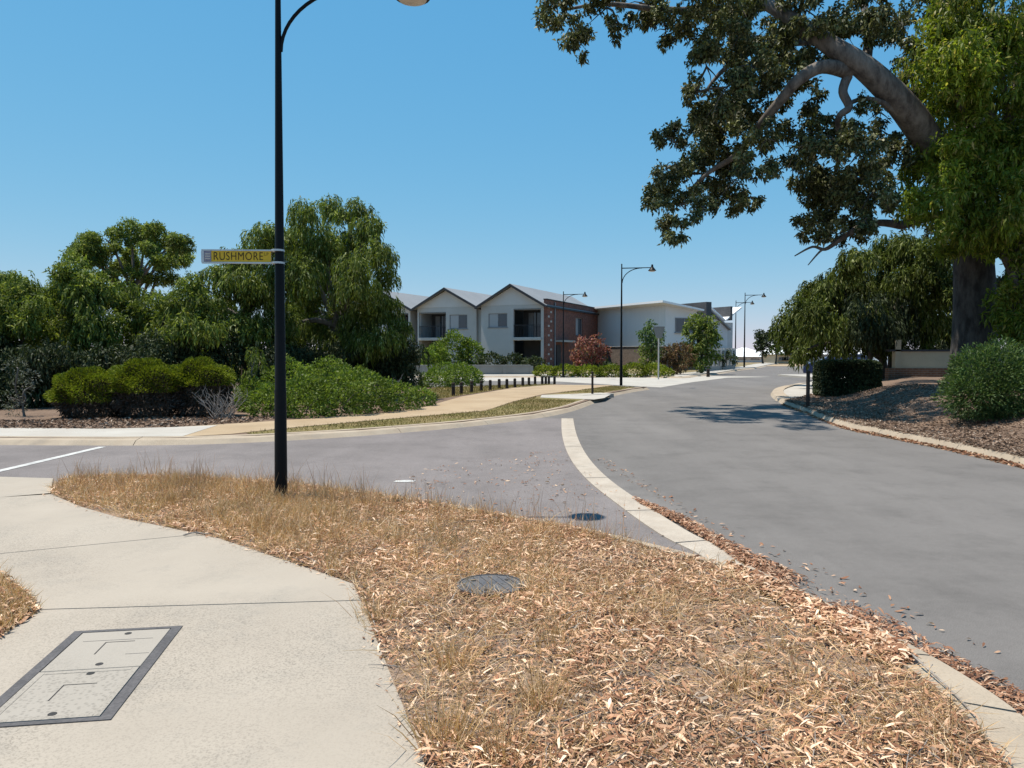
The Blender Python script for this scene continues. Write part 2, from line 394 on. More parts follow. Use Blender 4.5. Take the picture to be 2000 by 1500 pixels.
# ------------------------------------------------------------------ foliage arrays
def unit(A): return A / (np.linalg.norm(A, axis=1, keepdims=True) + 1e-9)
def rand_dir(n): return unit(RNG.normal(size=(n, 3)))
def leaves(P, A, L, W, droop=0.25, fold=0.15):  # one folded quad per leaf
    n = len(P); A = unit(A); N = unit(np.cross(A, rand_dir(n))); B = np.cross(A, N)
    L = np.broadcast_to(np.asarray(L, float), (n,))[:, None]; W = np.broadcast_to(np.asarray(W, float), (n,))[:, None]
    V = np.empty((n, 4, 3))
    V[:, 0] = P
    mid = P + A*L*0.5 + N*L*fold
    V[:, 1] = mid + B*W*0.5; V[:, 3] = mid - B*W*0.5
    V[:, 2] = P + A*L; V[:, 2, 2] -= (L*droop)[:, 0]
    return V.reshape(-1, 3), np.arange(4*n).reshape(n, 4)
def blades(P, A, L, W, bend):               # 2 quads per blade
    n = len(P); A = unit(A); S = unit(np.cross(A, rand_dir(n)))
    L = np.broadcast_to(np.asarray(L, float), (n,))[:, None]; W = np.broadcast_to(np.asarray(W, float), (n,))[:, None]
    bd = unit(np.c_[RNG.normal(size=(n, 2)), np.zeros(n)])*bend
    m = P + A*L*0.55 + bd*L*0.25; t = P + A*L*0.92 + bd*L*0.9
    V = np.stack([P - S*W*0.5, P + S*W*0.5, m - S*W*0.4, m + S*W*0.4, t - S*W*0.08, t + S*W*0.08], 1).reshape(-1, 3)
    k = np.arange(n)[:, None]*6
    Q = np.concatenate([k+np.array([[0, 1, 3, 2]]), k+np.array([[2, 3, 5, 4]])], 1).reshape(-1, 4)
    return V, Q
def merge(parts):
    off = 0; VV = []; QQ = []
    for V, Q in parts:
        VV.append(V); QQ.append(Q+off); off += len(V)
    return np.vstack(VV), np.vstack(QQ)
def ellip(n, shell=0.5):
    d = rand_dir(n); r = RNG.uniform(shell, 1, n)[:, None]**(0.6); return d*r
def crown_rosette(cl, k=420, ros=9, L=(0.08, 0.14), W=0.38, spread=0.09, down=0.25):
    parts = []
    for c, r in cl:
        n = max(6, int(k*r*r/ros)); q = ellip(n, 0.25)*np.array([r, r*1.1, r*0.85])+np.array(c)
        C = np.repeat(q, ros, 0); m = len(C); a = rand_dir(m); a[:, 2] -= down
        P = C + rand_dir(m)*spread*RNG.uniform(0.1, 1, m)[:, None]
        l = RNG.uniform(L[0], L[1], m); parts.append(leaves(P, a, l, l*W))
    return merge(parts)
def crown_weep(cl, k=60, m=14, hang=(0.5, 1.3), L=(0.08, 0.15), W=0.22, up=0.25):
    parts = []
    for c, r in cl:
        n = max(5, int(k*r*r)); s = ellip(n, 0.2)*np.array([r, r*1.1, r*0.9])+np.array(c)
        out = rand_dir(n)*0.5 + (s-np.array(c))/r; out[:, 2] = np.abs(out[:, 2])*up; out = unit(out)
        H = RNG.uniform(hang[0], hang[1], n)*min(1.0, 0.45+r*0.6)
        t = np.linspace(0, 1, m)[None, :, None]
        P = s[:, None]+out[:, None]*H[:, None, None]*0.5*np.sqrt(t)
        P[:, :, 2] -= H[:, None]*(t[:, :, 0]**1.5)*0.8
        T = np.gradient(P, axis=1); P = P.reshape(-1, 3); T = unit(T.reshape(-1, 3))
        mm = len(P); A = T*0.8+rand_dir(mm)*0.55; A[:, 2] -= 0.35
        l = RNG.uniform(L[0], L[1], mm); parts.append(leaves(P+rand_dir(mm)*0.02, A, l, l*W, 0.2, 0.08))
    return merge(parts)
def crown_shell(cl, k=1500, L=(0.05, 0.09), W=0.4, thick=0.25, flat=0.8, rnd=0.7, zmin=None, zs=None):
    parts = []
    for it in cl:
        c, r = it[0], it[1]; R = np.array(r if hasattr(r, '__len__') else (r, r, r*flat))
        area = (R[0]*R[1]+R[0]*R[2]+R[1]*R[2])/3; n = int(k*area)
        d = rand_dir(n); lump = 1+0.12*np.sin(d[:, 0]*7+c[0]*3)*np.cos(d[:, 1]*6+c[1])+0.08*np.sin(d[:, 2]*9+d[:, 0]*5)
        q = d*(1-thick*RNG.uniform(0, 1, n)**1.5)[:, None]*lump[:, None]; P = q*R+np.array(c)
        A = unit(d/R)+rand_dir(n)*rnd; A[:, 2] += 0.2
        if zmin is not None:
            mk = P[:, 2] > zmin; P, A = P[mk], A[mk]
        l = RNG.uniform(L[0], L[1], len(P)); parts.append(leaves(P, A, l, l*W, 0.1, 0.1))
    return merge(parts)
def foliage(name, VQ, mat, parent, kind=None, origin=None):
    V, Q = VQ
    if origin is not None: V = V-np.array(origin)
    o = put(name, np_mesh(name, V, Q), M(mat), parent)
    if kind: o['kind'] = kind
    return o
def px_clumps(lst, d, jd=1.0, sq=1.0):
    out = []
    for px, py, r in lst:
        dd = d+random.uniform(-jd, jd); out.append((D(px, py, dd), r*dd/F*sq))
    return out
def sub(cl, n=4, f=0.52, sp_=0.8):
    return [(Vector(c)+Vector(rand_dir(1)[0])*r*sp_*random.uniform(.5, 1.1), r*f*random.uniform(.75, 1.25)) for c, r in cl for _ in range(n)]
def wobble(pts, a):
    return [Vector(p)+Vector((random.uniform(-a, a), random.uniform(-a, a), random.uniform(-a, a)*0.5)) if 0 < i < len(pts)-1 else Vector(p) for i, p in enumerate(pts)]
def tree(name, label, base, trunk_r, clumps, crown, leaf, bark='grey_bark', fork=0.45, group=None, limbs=8, cat='tree', crown_name='crown'):
    base = Vector(base); root = empty(name, base, 0, label, cat, group)
    cz = np.mean([c[0].z for c in clumps]); cm = Vector((np.mean([c[0].x for c in clumps]), np.mean([c[0].y for c in clumps]), cz))
    top = Vector((base.x*0.6+cm.x*0.4, base.y*0.6+cm.y*0.4, base.z+(cz-base.z)*fork*1.3))
    P = catmull(wobble([base, base*0.6+top*0.4, base*0.25+top*0.75, top], trunk_r*0.8), 5)
    n = len(P); mb = MB().tube([p-base for p in P], [trunk_r*(1.25 if i == 0 else 1-0.45*i/n) for i in range(n)], 9)
    mb.build('trunk', M(bark), root, smooth=True)
    sel = clumps if len(clumps) <= limbs else random.sample(clumps, limbs)
    for c, r in sel:
        st = P[random.randint(int(n*0.5), n-1)]
        q = catmull(wobble([st, st.lerp(c, 0.35)+Vector((0, 0, 0.1*(c-st).length)), st.lerp(c, 0.75)+Vector((0, 0, 0.1*(c-st).length)), c], 0.12), 4)
        MB().tube([p-base for p in q], [trunk_r*0.5*(1-0.85*i/len(q))+0.008 for i in range(len(q))], 6).build('limb', M(bark), root, smooth=True)
    foliage(crown_name, crown, leaf, root, origin=base)
    return root

# ================================================================== THE SETTING
VZ = 0.11                                        # height of kerb tops, verges and paths above the road
sheet('ground', [(-900, -60), (900, -60), (900, 2200), (-900, 2200)], -0.05, M('dry_ground'))
sheet('main_road', [(-26, 0.5), (26, 0.5), (45, 40), (45, 110), (-30, 110), (-60, 40)], 0.0, M('road_asphalt'))
# asphalt of the side street, lighter, laid up to the flush concrete strip
STRIP = GL([(1108, 818), (1112, 850), (1128, 890), (1165, 935), (1240, 992), (1320, 1045), (1400, 1085), (1500, 1150)])
sheet('side_road', [G(-900, 862), G(0, 860), G(350, 862), G(700, 845), G(1000, 815)] + STRIP[:] + [G(1300, 1130), G(900, 1050), G(300, 980), G(-900, 960)], 0.004, M('side_asphalt'))
def ribbon(name, line, w0, w1, z0, z1, mat, parent=None, kind='structure', n=6, skirt=0.15, toe=None):
    L = catmull(line, n) if n > 1 else [Vector(p) for p in line]; mb = MB(); vs = []; fs = []
    prof = [(w0, z0-skirt), (w0, z0), (w1, z1)] + ([(w1+toe, 0.0), (w1+toe, -0.05)] if toe else [(w1, z1-skirt)])
    K = len(prof)
    for i, p in enumerate(L):
        t = (L[min(i+1, len(L)-1)]-L[max(i-1, 0)]); t.z = 0; t.normalize(); nr = Vector((t.y, -t.x, 0))
        for w, z in prof: vs.append((p.x+nr.x*w, p.y+nr.y*w, z))
    for i in range(len(L)-1):
        for k in range(K-1): fs.append((i*K+k, i*K+k+1, i*K+K+k+1, i*K+K+k))
    fs += [tuple(range(K)), tuple(K*(len(L)-1)+k for k in range(K))[::-1]]
    mb.add(vs, fs); o = mb.build(name, mat, parent, smooth=False)
    if kind and parent is None: o['kind'] = kind
    return o
# flush concrete strip across the mouth of the side street, in bays
strip_root = empty('concrete_edge_strip', STRIP[0]); strip_root['kind'] = 'structure'
SC = catmull(STRIP, 8)
cuts = [0, 13, 24, 33, 43, len(SC)-1]
for a, b in zip(cuts[:-1], cuts[1:]):
    seg = SC[a:b+1]; d = (seg[-1]-seg[-2]).normalized()*0.012
    seg = [seg[0]+(seg[1]-seg[0]).normalized()*0.012]+seg[1:-1]+[seg[-1]-d]
    ribbon('bay', [p-STRIP[0] for p in seg], -0.14, 0.14, 0.014, 0.014, M('flush_strip'), strip_root, n=1, skirt=0.05)

def kerb_run(name, line, w0, w1, z0, z1, n, toe, bay=2.4):
    root = empty(name, (line[0].x, line[0].y, 0)); root['kind'] = 'structure'
    L = catmull(line, n); o_ = root.location.copy(); acc = 0; seg = [L[0]]
    for p in L[1:]:
        q = seg[-1]; d = (p-q).length
        while acc+d > bay:
            c_ = q.lerp(p, (bay-acc)/d); u_ = (p-q).normalized()*0.006
            if (c_-u_-seg[-1]).length > 0.02 or len(seg) < 2: seg.append(c_-u_)
            ribbon('kerb_length', [a_-o_ for a_ in seg], w0, w1, z0, z1, M('kerb_concrete'), root, n=1, toe=toe)
            seg = [c_+u_]; d = (p-c_).length; q = c_; acc = 0
        if (p-seg[-1]).length > 0.02: seg.append(p)
        acc += d
    if len(seg) > 1: ribbon('kerb_length', [a_-o_ for a_ in seg], w0, w1, z0, z1, M('kerb_concrete'), root, n=1, toe=toe)
# near verge (dry grass) and near footpath
PATH_E = [(100, 965), (160, 990), (230, 1010), (330, 1030), (430, 1052), (560, 1095), (640, 1122), (690, 1140), (708, 1180), (722, 1215), (760, 1310), (790, 1385), (832, 1500), (900, 1700), (960, 1900)]
BACK_E = [(100, 965), (102, 950), (128, 936), (200, 931), (300, 932), (420, 936), (550, 944), (700, 962), (850, 984), (1000, 1010), (1120, 1032), (1240, 1060), (1320, 1080), (1400, 1102)]
KERB_E = [(1400, 1102), (1465, 1134), (1530, 1168), (1640, 1226), (1750, 1290), (1850, 1362), (1915, 1432), (1975, 1510), (2080, 1680), (2250, 1950)]
pathE, backE, kerbE = GL(PATH_E, VZ), GL(BACK_E, VZ), GL(KERB_E, VZ)
VERGE = pathE[::-1] + backE[1:] + kerbE[1:] + [Vector((kerbE[-1].x, 0.6, VZ)), Vector((pathE[-1].x, 0.6, VZ))]
sheet('verge', VERGE, VZ-0.012, M('litter_soil'), thick=0.2)
ribbon('side_street_kerb', backE[2:][::-1], -0.02, 0.14, VZ+0.006, VZ-0.02, M('kerb_concrete'), toe=0.05)
near_kerb = empty('kerb', (kerbE[0].x, kerbE[0].y, 0)); near_kerb['kind'] = 'structure'
KC = catmull(kerbE, 8); kb = [0, 10, 20, 30, 41, len(KC)-1]
for a, b in zip(kb[:-1], kb[1:]):
    seg = KC[a:b+1]; seg = [seg[0]+(seg[1]-seg[0]).normalized()*0.006]+seg[1:-1]+[seg[-1]-(seg[-1]-seg[-2]).normalized()*0.006]
    ribbon('kerb_length', [p-near_kerb.location for p in seg], -0.27, 0.0, VZ-0.035, VZ+0.006, M('kerb_concrete'), near_kerb, n=1)
# grass wedge on the far left where the path forks
WEDGE = GL([(82, 1190), (40, 1150), (0, 1122), (-300, 1000), (-900, 980), (-900, 1700), (-250, 1420), (0, 1246)], VZ)
WEDGE_V = GL([(82, 1190), (40, 1150), (0, 1122), (-120, 1070), (-150, 1340), (0, 1246)], VZ)
sheet('grass_wedge', WEDGE, VZ-0.006, M('litter_soil'), thick=0.2)
# footpath bays, each its own slab with open joints
def clip(poly, p, q, side=1, gap=0.006):
    p, q = Vector(p), Vector(q); d = (q-p); d.z = 0; d.normalize(); nr = Vector((-d.y, d.x, 0))*side
    f = lambda v: (v-p).dot(nr)-gap
    out = []
    for i in range(len(poly)):
        a, b = poly[i], poly[(i+1) % len(poly)]; fa, fb = f(a), f(b)
        if fa >= 0: out.append(a)
        if (fa >= 0) != (fb >= 0): out.append(a.lerp(b, fa/(fa-fb)))
    return out
pathpoly = [G(-900, 975, VZ), G(-300, 973, VZ), G(0, 971, VZ)] + pathE + [Vector((pathE[-1].x, 0.6, VZ)), Vector((-14, 0.6, VZ))]
footpath = empty('footpath', G(300, 1200, 0)); footpath['kind'] = 'structure'
o0 = footpath.location
J1 = (G(0, 1081, VZ), G(440, 1038, VZ)); J2 = (G(82, 1190, VZ), G(705, 1172, VZ)); J3 = (G(-300, 1560, VZ), G(840, 1545, VZ))
JL = (G(-500, 1040, VZ), G(-470, 1300, VZ))
for bay in (clip(pathpoly, *J1), clip(clip(pathpoly, *J1, side=-1), *J2), clip(clip(pathpoly, *J2, side=-1), *J3), clip(pathpoly, *J3, side=-1)):
    if len(bay) > 2: sheet('slab', [p-o0 for p in bay], VZ-0.001, M('path_concrete'), footpath, thick=0.12)
bed = [p+Vector((0, 0, -0.012)) for p in pathpoly]
sheet('slab_base', [p-o0 for p in bed], VZ-0.02, M('soil'), footpath)
# dropped ramp down to the side street
rp = [G(-900, 975, VZ), G(0, 971, VZ), G(98, 963, VZ), G(104, 934, 0.012), G(0, 931, 0.012), G(-900, 933, 0.012)]
MB().add([p-o0 for p in rp], [(0, 1, 4, 5), (1, 2, 3, 4)]).build('ramp', M('path_concrete'), footpath)

# far side: corner island with mulch, sandy path, lawn and kerb
KL = [(-900, 866), (0, 868), (200, 869), (350, 868), (500, 863), (700, 851), (900, 834), (1040, 817), (1110, 803), (1150, 789), (1195, 773), (1235, 765), (1264, 761)]
kl = GL(KL, 0.0)
far_back = [G(1256, 757, VZ), G(1225, 755, VZ), G(1090, 750.5, VZ), G(1000, 751, VZ), G(930, 754, VZ), G(840, 756, VZ)]
sheet('garden_bed', [p+Vector((0, 0.14, 0)) for p in kl]+far_back+[Vector((-8, 42, 0)), Vector((-40, 42, 0)), Vector((-60, 25, 0))], VZ-0.004, M('mulch'), thick=0.2)
kerb_run('far_kerb', kl[1:], -0.26, 0.0, VZ+0.006, VZ-0.03, 4, 0.12)
ribbon('far_kerb', kl[:2], -0.26, 0.0, VZ+0.006, VZ-0.03, M('kerb_concrete'), n=1, toe=0.12)
def inset(L, d):
    out = []
    for i, p in enumerate(L):
        t = L[min(i+1, len(L)-1)]-L[max(i-1, 0)]; t.normalize(); out.append(Vector((p.x-t.y*d, p.y+t.x*d, VZ)))
    return out
KIN = inset(kl, 0.25)
FP = [(-900, 836), (0, 836), (200, 838), (330, 835), (480, 826), (600, 818), (760, 806), (830, 795), (900, 775), (1000, 758), (1075, 751.5)]
FP2 = [(1200, 752.5), (1130, 762), (1060, 770), (1000, 785), (950, 802), (800, 815), (650, 828), (540, 838), (450, 848)]
sheet('sandy_path', GL(FP, VZ)+GL(FP2, VZ)+KIN[:4][::-1], VZ+0.003, M('sandy_path'))
sheet('pale_path', GL(FP[:4], VZ)+GL([(425, 831)], VZ)+KIN[:4][::-1], VZ+0.007, M('pale_paving'))
LAWN = GL([(480, 846), (545, 839), (650, 829), (800, 816), (950, 803), (1005, 785), (1065, 771), (1130, 763), (1195, 754), (1240, 756.5)], VZ)+KIN[4:12][::-1]
sheet('lawn_strip', LAWN, VZ+0.006, M('lawn'))
BLAWN = GL([(835, 782), (885, 775), (1000, 757), (1085, 751), (1000, 752), (930, 755), (850, 758), (800, 770)], VZ)
sheet('lawn_behind_bollards', BLAWN, VZ+0.006, M('lawn'))
RAMP = [(p.x, p.y) for p in GL([(1050, 769), (1120, 767), (1197, 768), (1190, 781), (1165, 785), (1045, 780)], VZ)]
sheet('concrete_ramp', GL([(1058, 772), (1120, 770), (1193, 771), (1180, 778), (1160, 781), (1055, 777)], VZ), VZ+0.012, M('pale_paving'))
# side-entry gully at the end of the ramp
gu = empty('drain_gully', G(1176, 778, 0)+Vector((-0.1, 0.1, 0)), rad(38), 'concrete side-entry drain pit set in the kerb below the ramp', 'drain')
MB().box(-0.75, 0.75, 0.0, 0.7, -0.05, VZ+0.03).build('pit_lid', M('pale_paving'), gu, bevel=0.02)
MB().box(-0.5, 0.5, -0.012, 0.2, 0.0, 0.085).build('inlet', M('slot_dark'), gu)
# pale cross street and the footpath in front of the houses
sheet('cross_street', [Vector((-45, 44.5, 0)), G(860, 743), G(1090, 745.5), G(1235, 754), G(1290, 757), G(1350, 747), G(1420, 738), Vector((17, 50, 0)), Vector((10, 53, 0)), Vector((-45, 53, 0))], 0.006, M('pale_paving'))
FK = [G(400, 737), G(860, 737.5), G(1100, 737.5), G(1240, 737), G(1330, 739), G(1362, 735), G(1400, 731), G(1440, 724), G(1480, 719), G(1500, 714), G(1520, 711)]
sheet('house_ground', [p+Vector((0.0, 0.1, 0)) for p in FK]+[Vector((45, 108, 0)), Vector((-60, 108, 0)), Vector((-60, 51, 0))], VZ-0.004, M('dry_ground'), thick=0.2)
hp = [p+Vector((0, 0.05, 0)) for p in FK]; hp2 = [p+Vector((0.2, 3.4+i*0.25, 0)) for i, p in enumerate(FK)]
sheet('house_footpath', hp+hp2[::-1], VZ+0.003, M('pale_paving'))
ribbon('house_kerb', FK, -0.2, 0.02, VZ+0.006, VZ-0.04, M('kerb_concrete'), n=4, toe=0.12)
sheet('far_ground', [(14, 92), (60, 78), (120, 90), (120, 400), (-90, 400), (-60, 108), (14, 108)], 0.02, M('sandy_path'))

# right side: kerb, mulch mound, paving
RK = [(1560, 752), (1522, 760), (1508, 768), (1512, 778), (1532, 790), (1575, 806), (1640, 832), (1720, 850), (1830, 872), (1920, 892), (2000, 911), (2150, 955), (2500, 1100)]
rk = GL(RK, 0.0); RKC = catmull(rk, 6)
kerb_run('right_kerb', rk, -0.42, -0.03, VZ+0.012, VZ-0.005, 6, 0.07)
def mound(x, y, dist):
    return VZ+0.004+0.55*sstep(1.5, 7.5, dist)*sstep(0.40, 0.54, x/max(y, 1))
MOUND_ROWS = [0.3, 0.8, 1.5, 2.3, 3.2, 4.2, 5.3, 6.5, 8, 10, 13, 17]
back_dir = Vector((0.52, 0.85, 0))
NB = RKC[24:]
V = []; Q = []
for i, p in enumerate(NB):
    for d in MOUND_ROWS:
        q = p+back_dir*d; z = mound(q.x, q.y, d)+0.02*math.sin(q.x*2.3)*math.cos(q.y*1.9); V.append((q.x, q.y, z))
m = len(MOUND_ROWS)
for i in range(len(NB)-1):
    for j in range(m-1): Q.append((i*m+j, i*m+j+1, (i+1)*m+j+1, (i+1)*m+j))
o = put('mulch_mound', np_mesh('mulch_mound', np.array(V), np.array(Q)), M('mulch')); o['kind'] = 'structure'
o.data.polygons.foreach_set('use_smooth', [True]*len(o.data.polygons))
def mound_z(x, y):
    best = 1e9
    for p in NB[::3]:
        w = Vector((x, y, 0))-p; t = w.dot(back_dir); l = (w-back_dir*t).length
        if l < best: best = l; bd = t
    return mound(x, y, max(0, bd))
sheet('plaza_paving', [G(1540, 757, VZ), G(1516, 768, VZ), G(1518, 777, VZ), G(1545, 785, VZ), G(1620, 782, VZ), G(1700, 777, VZ), Vector((17, 30, VZ)), Vector((40, 32, VZ)), Vector((45, 56, VZ)), Vector((18, 52, VZ)), G(1610, 738, VZ)], VZ-0.008, M('pale_paving'), thick=0.2)

# road markings
def stripe(name, a, b, w, z, mat='line_paint'):
    d = (b-a).normalized(); nr = Vector((-d.y, d.x, 0))*w/2
    return sheet(name, [a+nr, b+nr, b-nr, a-nr], z, M(mat))
stripe('road_marking', G(-320, 996), G(200, 873.5), 0.13, 0.009)
def blob(name, c, rx, ry, z, mat, n=14):
    return sheet(name, [Vector((c.x+rx*math.cos(a)*random.uniform(.6, 1.15), c.y+ry*math.sin(a)*random.uniform(.6, 1.15), 0)) for a in [2*math.pi*k/n for k in range(n)]], z, M(mat))
blob('worn_road_marking', G(790, 941), 0.16, 0.10, 0.009, 'line_paint')

# ================================================================== STREET LAMPS, SIGNS, POSTS
def street_lamp(loc, label, group, h=5.75, s=1.0):
    r = empty('street_lamp', loc, 0, label, 'street lamp', group)
    MB().tube([(0, 0, 0), (0, 0, 1.2*s), (0, 0, 1.22*s), (0, 0, h)], [0.07*s, 0.064*s, 0.060*s, 0.028*s], 14).build('pole', M('black_steel'), r, smooth=True)
    MB().lathe([(0.032*s, 0), (0.036*s, 0.02), (0.0, 0.05)], (0, 0, h), 10).build('finial', M('black_steel'), r, smooth=True)
    MB().tube([(0, 0, h-0.17*s), (1.40*s, 0, h-0.14*s)], [0.024*s, 0.02*s], 8).build('arm', M('black_steel'), r, smooth=True)
    P = [(0.03*s+0.95*s*(1-math.cos(a)), 0, h-0.87*s+0.71*s*math.sin(a)) for a in [math.pi/2*k/14 for k in range(15)]]
    MB().tube(P, [0.02*s]*15, 8).build('brace', M('black_steel'), r, smooth=True)
    c = (1.46*s, 0, h-0.27*s)
    sh = MB().lathe([(0.04*s, 0.28*s), (0.05*s, 0.22*s), (0.06*s, 0.16*s), (0.105*s, 0.10*s), (0.16*s, 0.03*s), (0.195*s, 0.0), (0.19*s, -0.02*s), (0.165*s, -0.022*s)], c, 20).build('lamp_shade', M('black_steel'), r, smooth=True)
    MB().lathe([(0.16*s, -0.024*s), (0.15*s, -0.045*s), (0.10*s, -0.062*s), (0.0, -0.07*s)], c, 20).build('lens', M('lens'), r, smooth=True)
    return r
GRP = 'black bell-shaded street lamps'
pole_base = G(549, 972, VZ)
near = street_lamp((pole_base.x, pole_base.y, VZ), 'tall black street lamp rising from the dry grass in the foreground', GRP, h=5.30, s=0.92)
near.rotation_euler = (0, rad(0.35), 0)
for px, py, top, lab in ((1213, 753, 518, 'black street lamp on the corner island at the bend of the road'),
                         (1100, 737, 571, 'black street lamp in front of the red brick house wall'),
                         (1453.5, 718, 573, 'black street lamp on the far footpath, the taller right one of the far pair'),
                         (1436, 714.5, 588, 'black street lamp on the far footpath, the left more distant one of the far pair')):
    b = G(px, py, 0.1); h = (py-top)/F*b.y
    street_lamp(b, lab, GRP, h=h, s=min(1.35, h/5.8))
# street name sign
sg = empty('street_name_sign', (pole_base.x, pole_base.y, 2.565), rad(3), 'yellow street name sign reading RUSHMORE clamped to the near lamp pole', 'sign'); sg.scale = (0.91, 1, 0.80)
MB().box(-0.80, -0.075, -0.012, 0.012, -0.068, 0.068).build('blade', M('sign_yellow'), sg)
MB().box(-0.83, -0.06, -0.017, 0.017, 0.069, 0.088).build('frame', M('galvanised'), sg)
MB().box(-0.83, -0.06, -0.017, 0.017, -0.088, -0.069).build('frame', M('galvanised'), sg)
MB().box(-0.834, -0.803, -0.016, 0.016, -0.0685, 0.0685).build('frame_end', M('galvanised'), sg)
MB().box(-0.80, -0.725, -0.0155, -0.0125, -0.066, 0.066).build('emblem_panel', M('sign_grey'), sg)
for k, z in enumerate((0.03, 0.0, -0.03)): MB().box(-0.79, -0.735, -0.018, -0.016, z-0.008, z+0.008).build('emblem_bar', M('fence_white'), sg)
for z in (0.078, -0.078):
    MB().lathe([(0.066, -0.012), (0.072, -0.012), (0.072, 0.012), (0.066, 0.012)], (0, 0, z+0.0), 16).build('clamp', M('galvanised'), sg)
def text(body, size, loc, parent, mat, sx=1.0):
    c = bpy.data.curves.new('lettering', 'FONT'); c.body = body; c.size = size; c.extrude = 0.0008; c.align_x = 'CENTER'; c.align_y = 'CENTER'; c.offset = -0.0012; c.space_character = 1.1; c.resolution_u = 6
    c.materials.append(M(mat)); o = bpy.data.objects.new('lettering', c); COL.objects.link(o)
    o.parent = parent; o.location = loc; o.rotation_euler = (rad(90), 0, 0); o.scale = (sx, 1, 1)
    dg = bpy.context.evaluated_depsgraph_get(); me = bpy.data.meshes.new_from_object(o.evaluated_get(dg)); me.name = 'lettering'
    if not me.materials: me.materials.append(M(mat))
    bpy.data.objects.remove(o); o = put('lettering', me, None, parent)
    o.location = loc; o.rotation_euler = (rad(90), 0, 0); o.scale = (sx, 1, 1); return o
text('RUSHMORE', 0.145, (-0.432, -0.0145, -0.002), sg, 'sign_letter', 0.68)
text('LP', 0.06, (-0.125, -0.0145, 0.03), sg, 'sign_letter', 0.8)

# timber bollards
ORD = ['first', 'second', 'third', 'fourth', 'fifth', 'sixth', 'seventh', 'eighth', 'ninth', 'tenth', 'eleventh', 'twelfth', 'thirteenth', 'fourteenth', 'fifteenth']
BOL = [(885.5, 773.5, 747), (901, 770, 746), (921, 767, 744), (940, 764.5, 743), (957.5, 762.5, 742), (975, 759.5, 740), (990, 758.5, 740), (1005.5, 756.5, 739), (1021, 754.5, 737), (1033, 753.2, 737), (1045, 751.6, 735), (1059, 750.5, 735), (1066, 750, 735), (1072, 749.5, 735), (1083, 749, 735)]
for i, (px, py, ty) in enumerate(BOL):
    b = G(px, py, VZ); r = empty('bollard', b, random.uniform(0, 1), f'short dark timber bollard beside the sandy path, {ORD[i]} from the left', 'bollard', 'timber bollards along the sandy path')
    h = (py-ty)/F*b.y; w = 0.062
    MB().tube([(0, 0, -0.1), (0, 0, h-0.03), (0, 0, h)], [w, w, w*0.7], 8).build('post', M('dark_timber'), r)
    MB().lathe([(w+0.003, -0.02), (w+0.003, 0.02)], (0, 0, h-0.12), 8).build('band', M('charcoal_wall'), r)
def thin_post(px, py, ty, r, label, mat='dark_timber', cap=None):
    b = G(px, py, VZ); h = (py-ty)/F*b.y; t = empty('post', b, 0, label, 'post')
    MB().tube([(0, 0, -0.1), (0, 0, h)], [r, r*0.95], 8).build('shaft', M(mat), t)
    MB().lathe([(r*1.15, 0), (r*1.15, 0.03), (r*0.5, 0.05)], (0, 0, h), 8).build('cap', M(cap or mat), t)
    return t
thin_post(1157, 771, 728, 0.04, 'thin dark post standing at the concrete ramp on the corner island')
thin_post(1577.5, 796, 727, 0.055, 'thin dark post at the kerb in front of the clipped dark hedge')
thin_post(1383, 733, 722, 0.11, 'short dark post at the kerb in front of the white picket fence')
t = empty('street_sign_post', G(1286, 741, VZ), 0, 'pale grey back of a street sign on a pole before the rust coloured shrubs', 'sign')
MB().tube([(0, 0, 0), (0, 0, 2.9)], [0.04, 0.04], 8).build('pole', M('fence_white'), t)
MB().prism([(-0.33, -0.06, 2.9), (0.33, -0.06, 2.9), (0.14, -0.06, 2.25), (-0.14, -0.06, 2.25)], (0, 0, 0), (0, 0.012, 0)).build('plate', M('wall_grey'), t)

# ================================================================== COVERS IN THE GROUND
c_fl, c_fr, c_nr = G(152, 1228, VZ), G(353, 1229, VZ), G(209, 1417, VZ)
ax = (c_fr-c_fl); wx = ax.length; ang = math.atan2(ax.y, ax.x)
side = (c_nr-c_fr); ly = side.length
pc = empty('service_pit_cover', (c_fl+c_nr)/2, math.atan2(-side.y, -side.x)-rad(90), 'rectangular twin lid service pit set in the concrete footpath', 'pit cover')
hw, hl, fw = wx/2*0.98, ly/2, 0.05
fz = 0.004
MB().box(-hw, -hw+fw, -hl, hl, -0.02, fz).build('frame_side', M('cover_frame'), pc)
MB().box(hw-fw, hw, -hl, hl, -0.02, fz).build('frame_side', M('cover_frame'), pc)
MB().box(-hw+fw, hw-fw, -hl, -hl+0.03, -0.02, fz).build('frame_end', M('cover_frame'), pc)
MB().box(-hw+fw, hw-fw, hl-0.03, hl, -0.02, fz).build('frame_end', M('cover_frame'), pc)
MB().box(-hw+fw, hw-fw, -hl+0.03, hl-0.03, -0.02, -0.0005).build('recess', M('slot_dark'), pc)
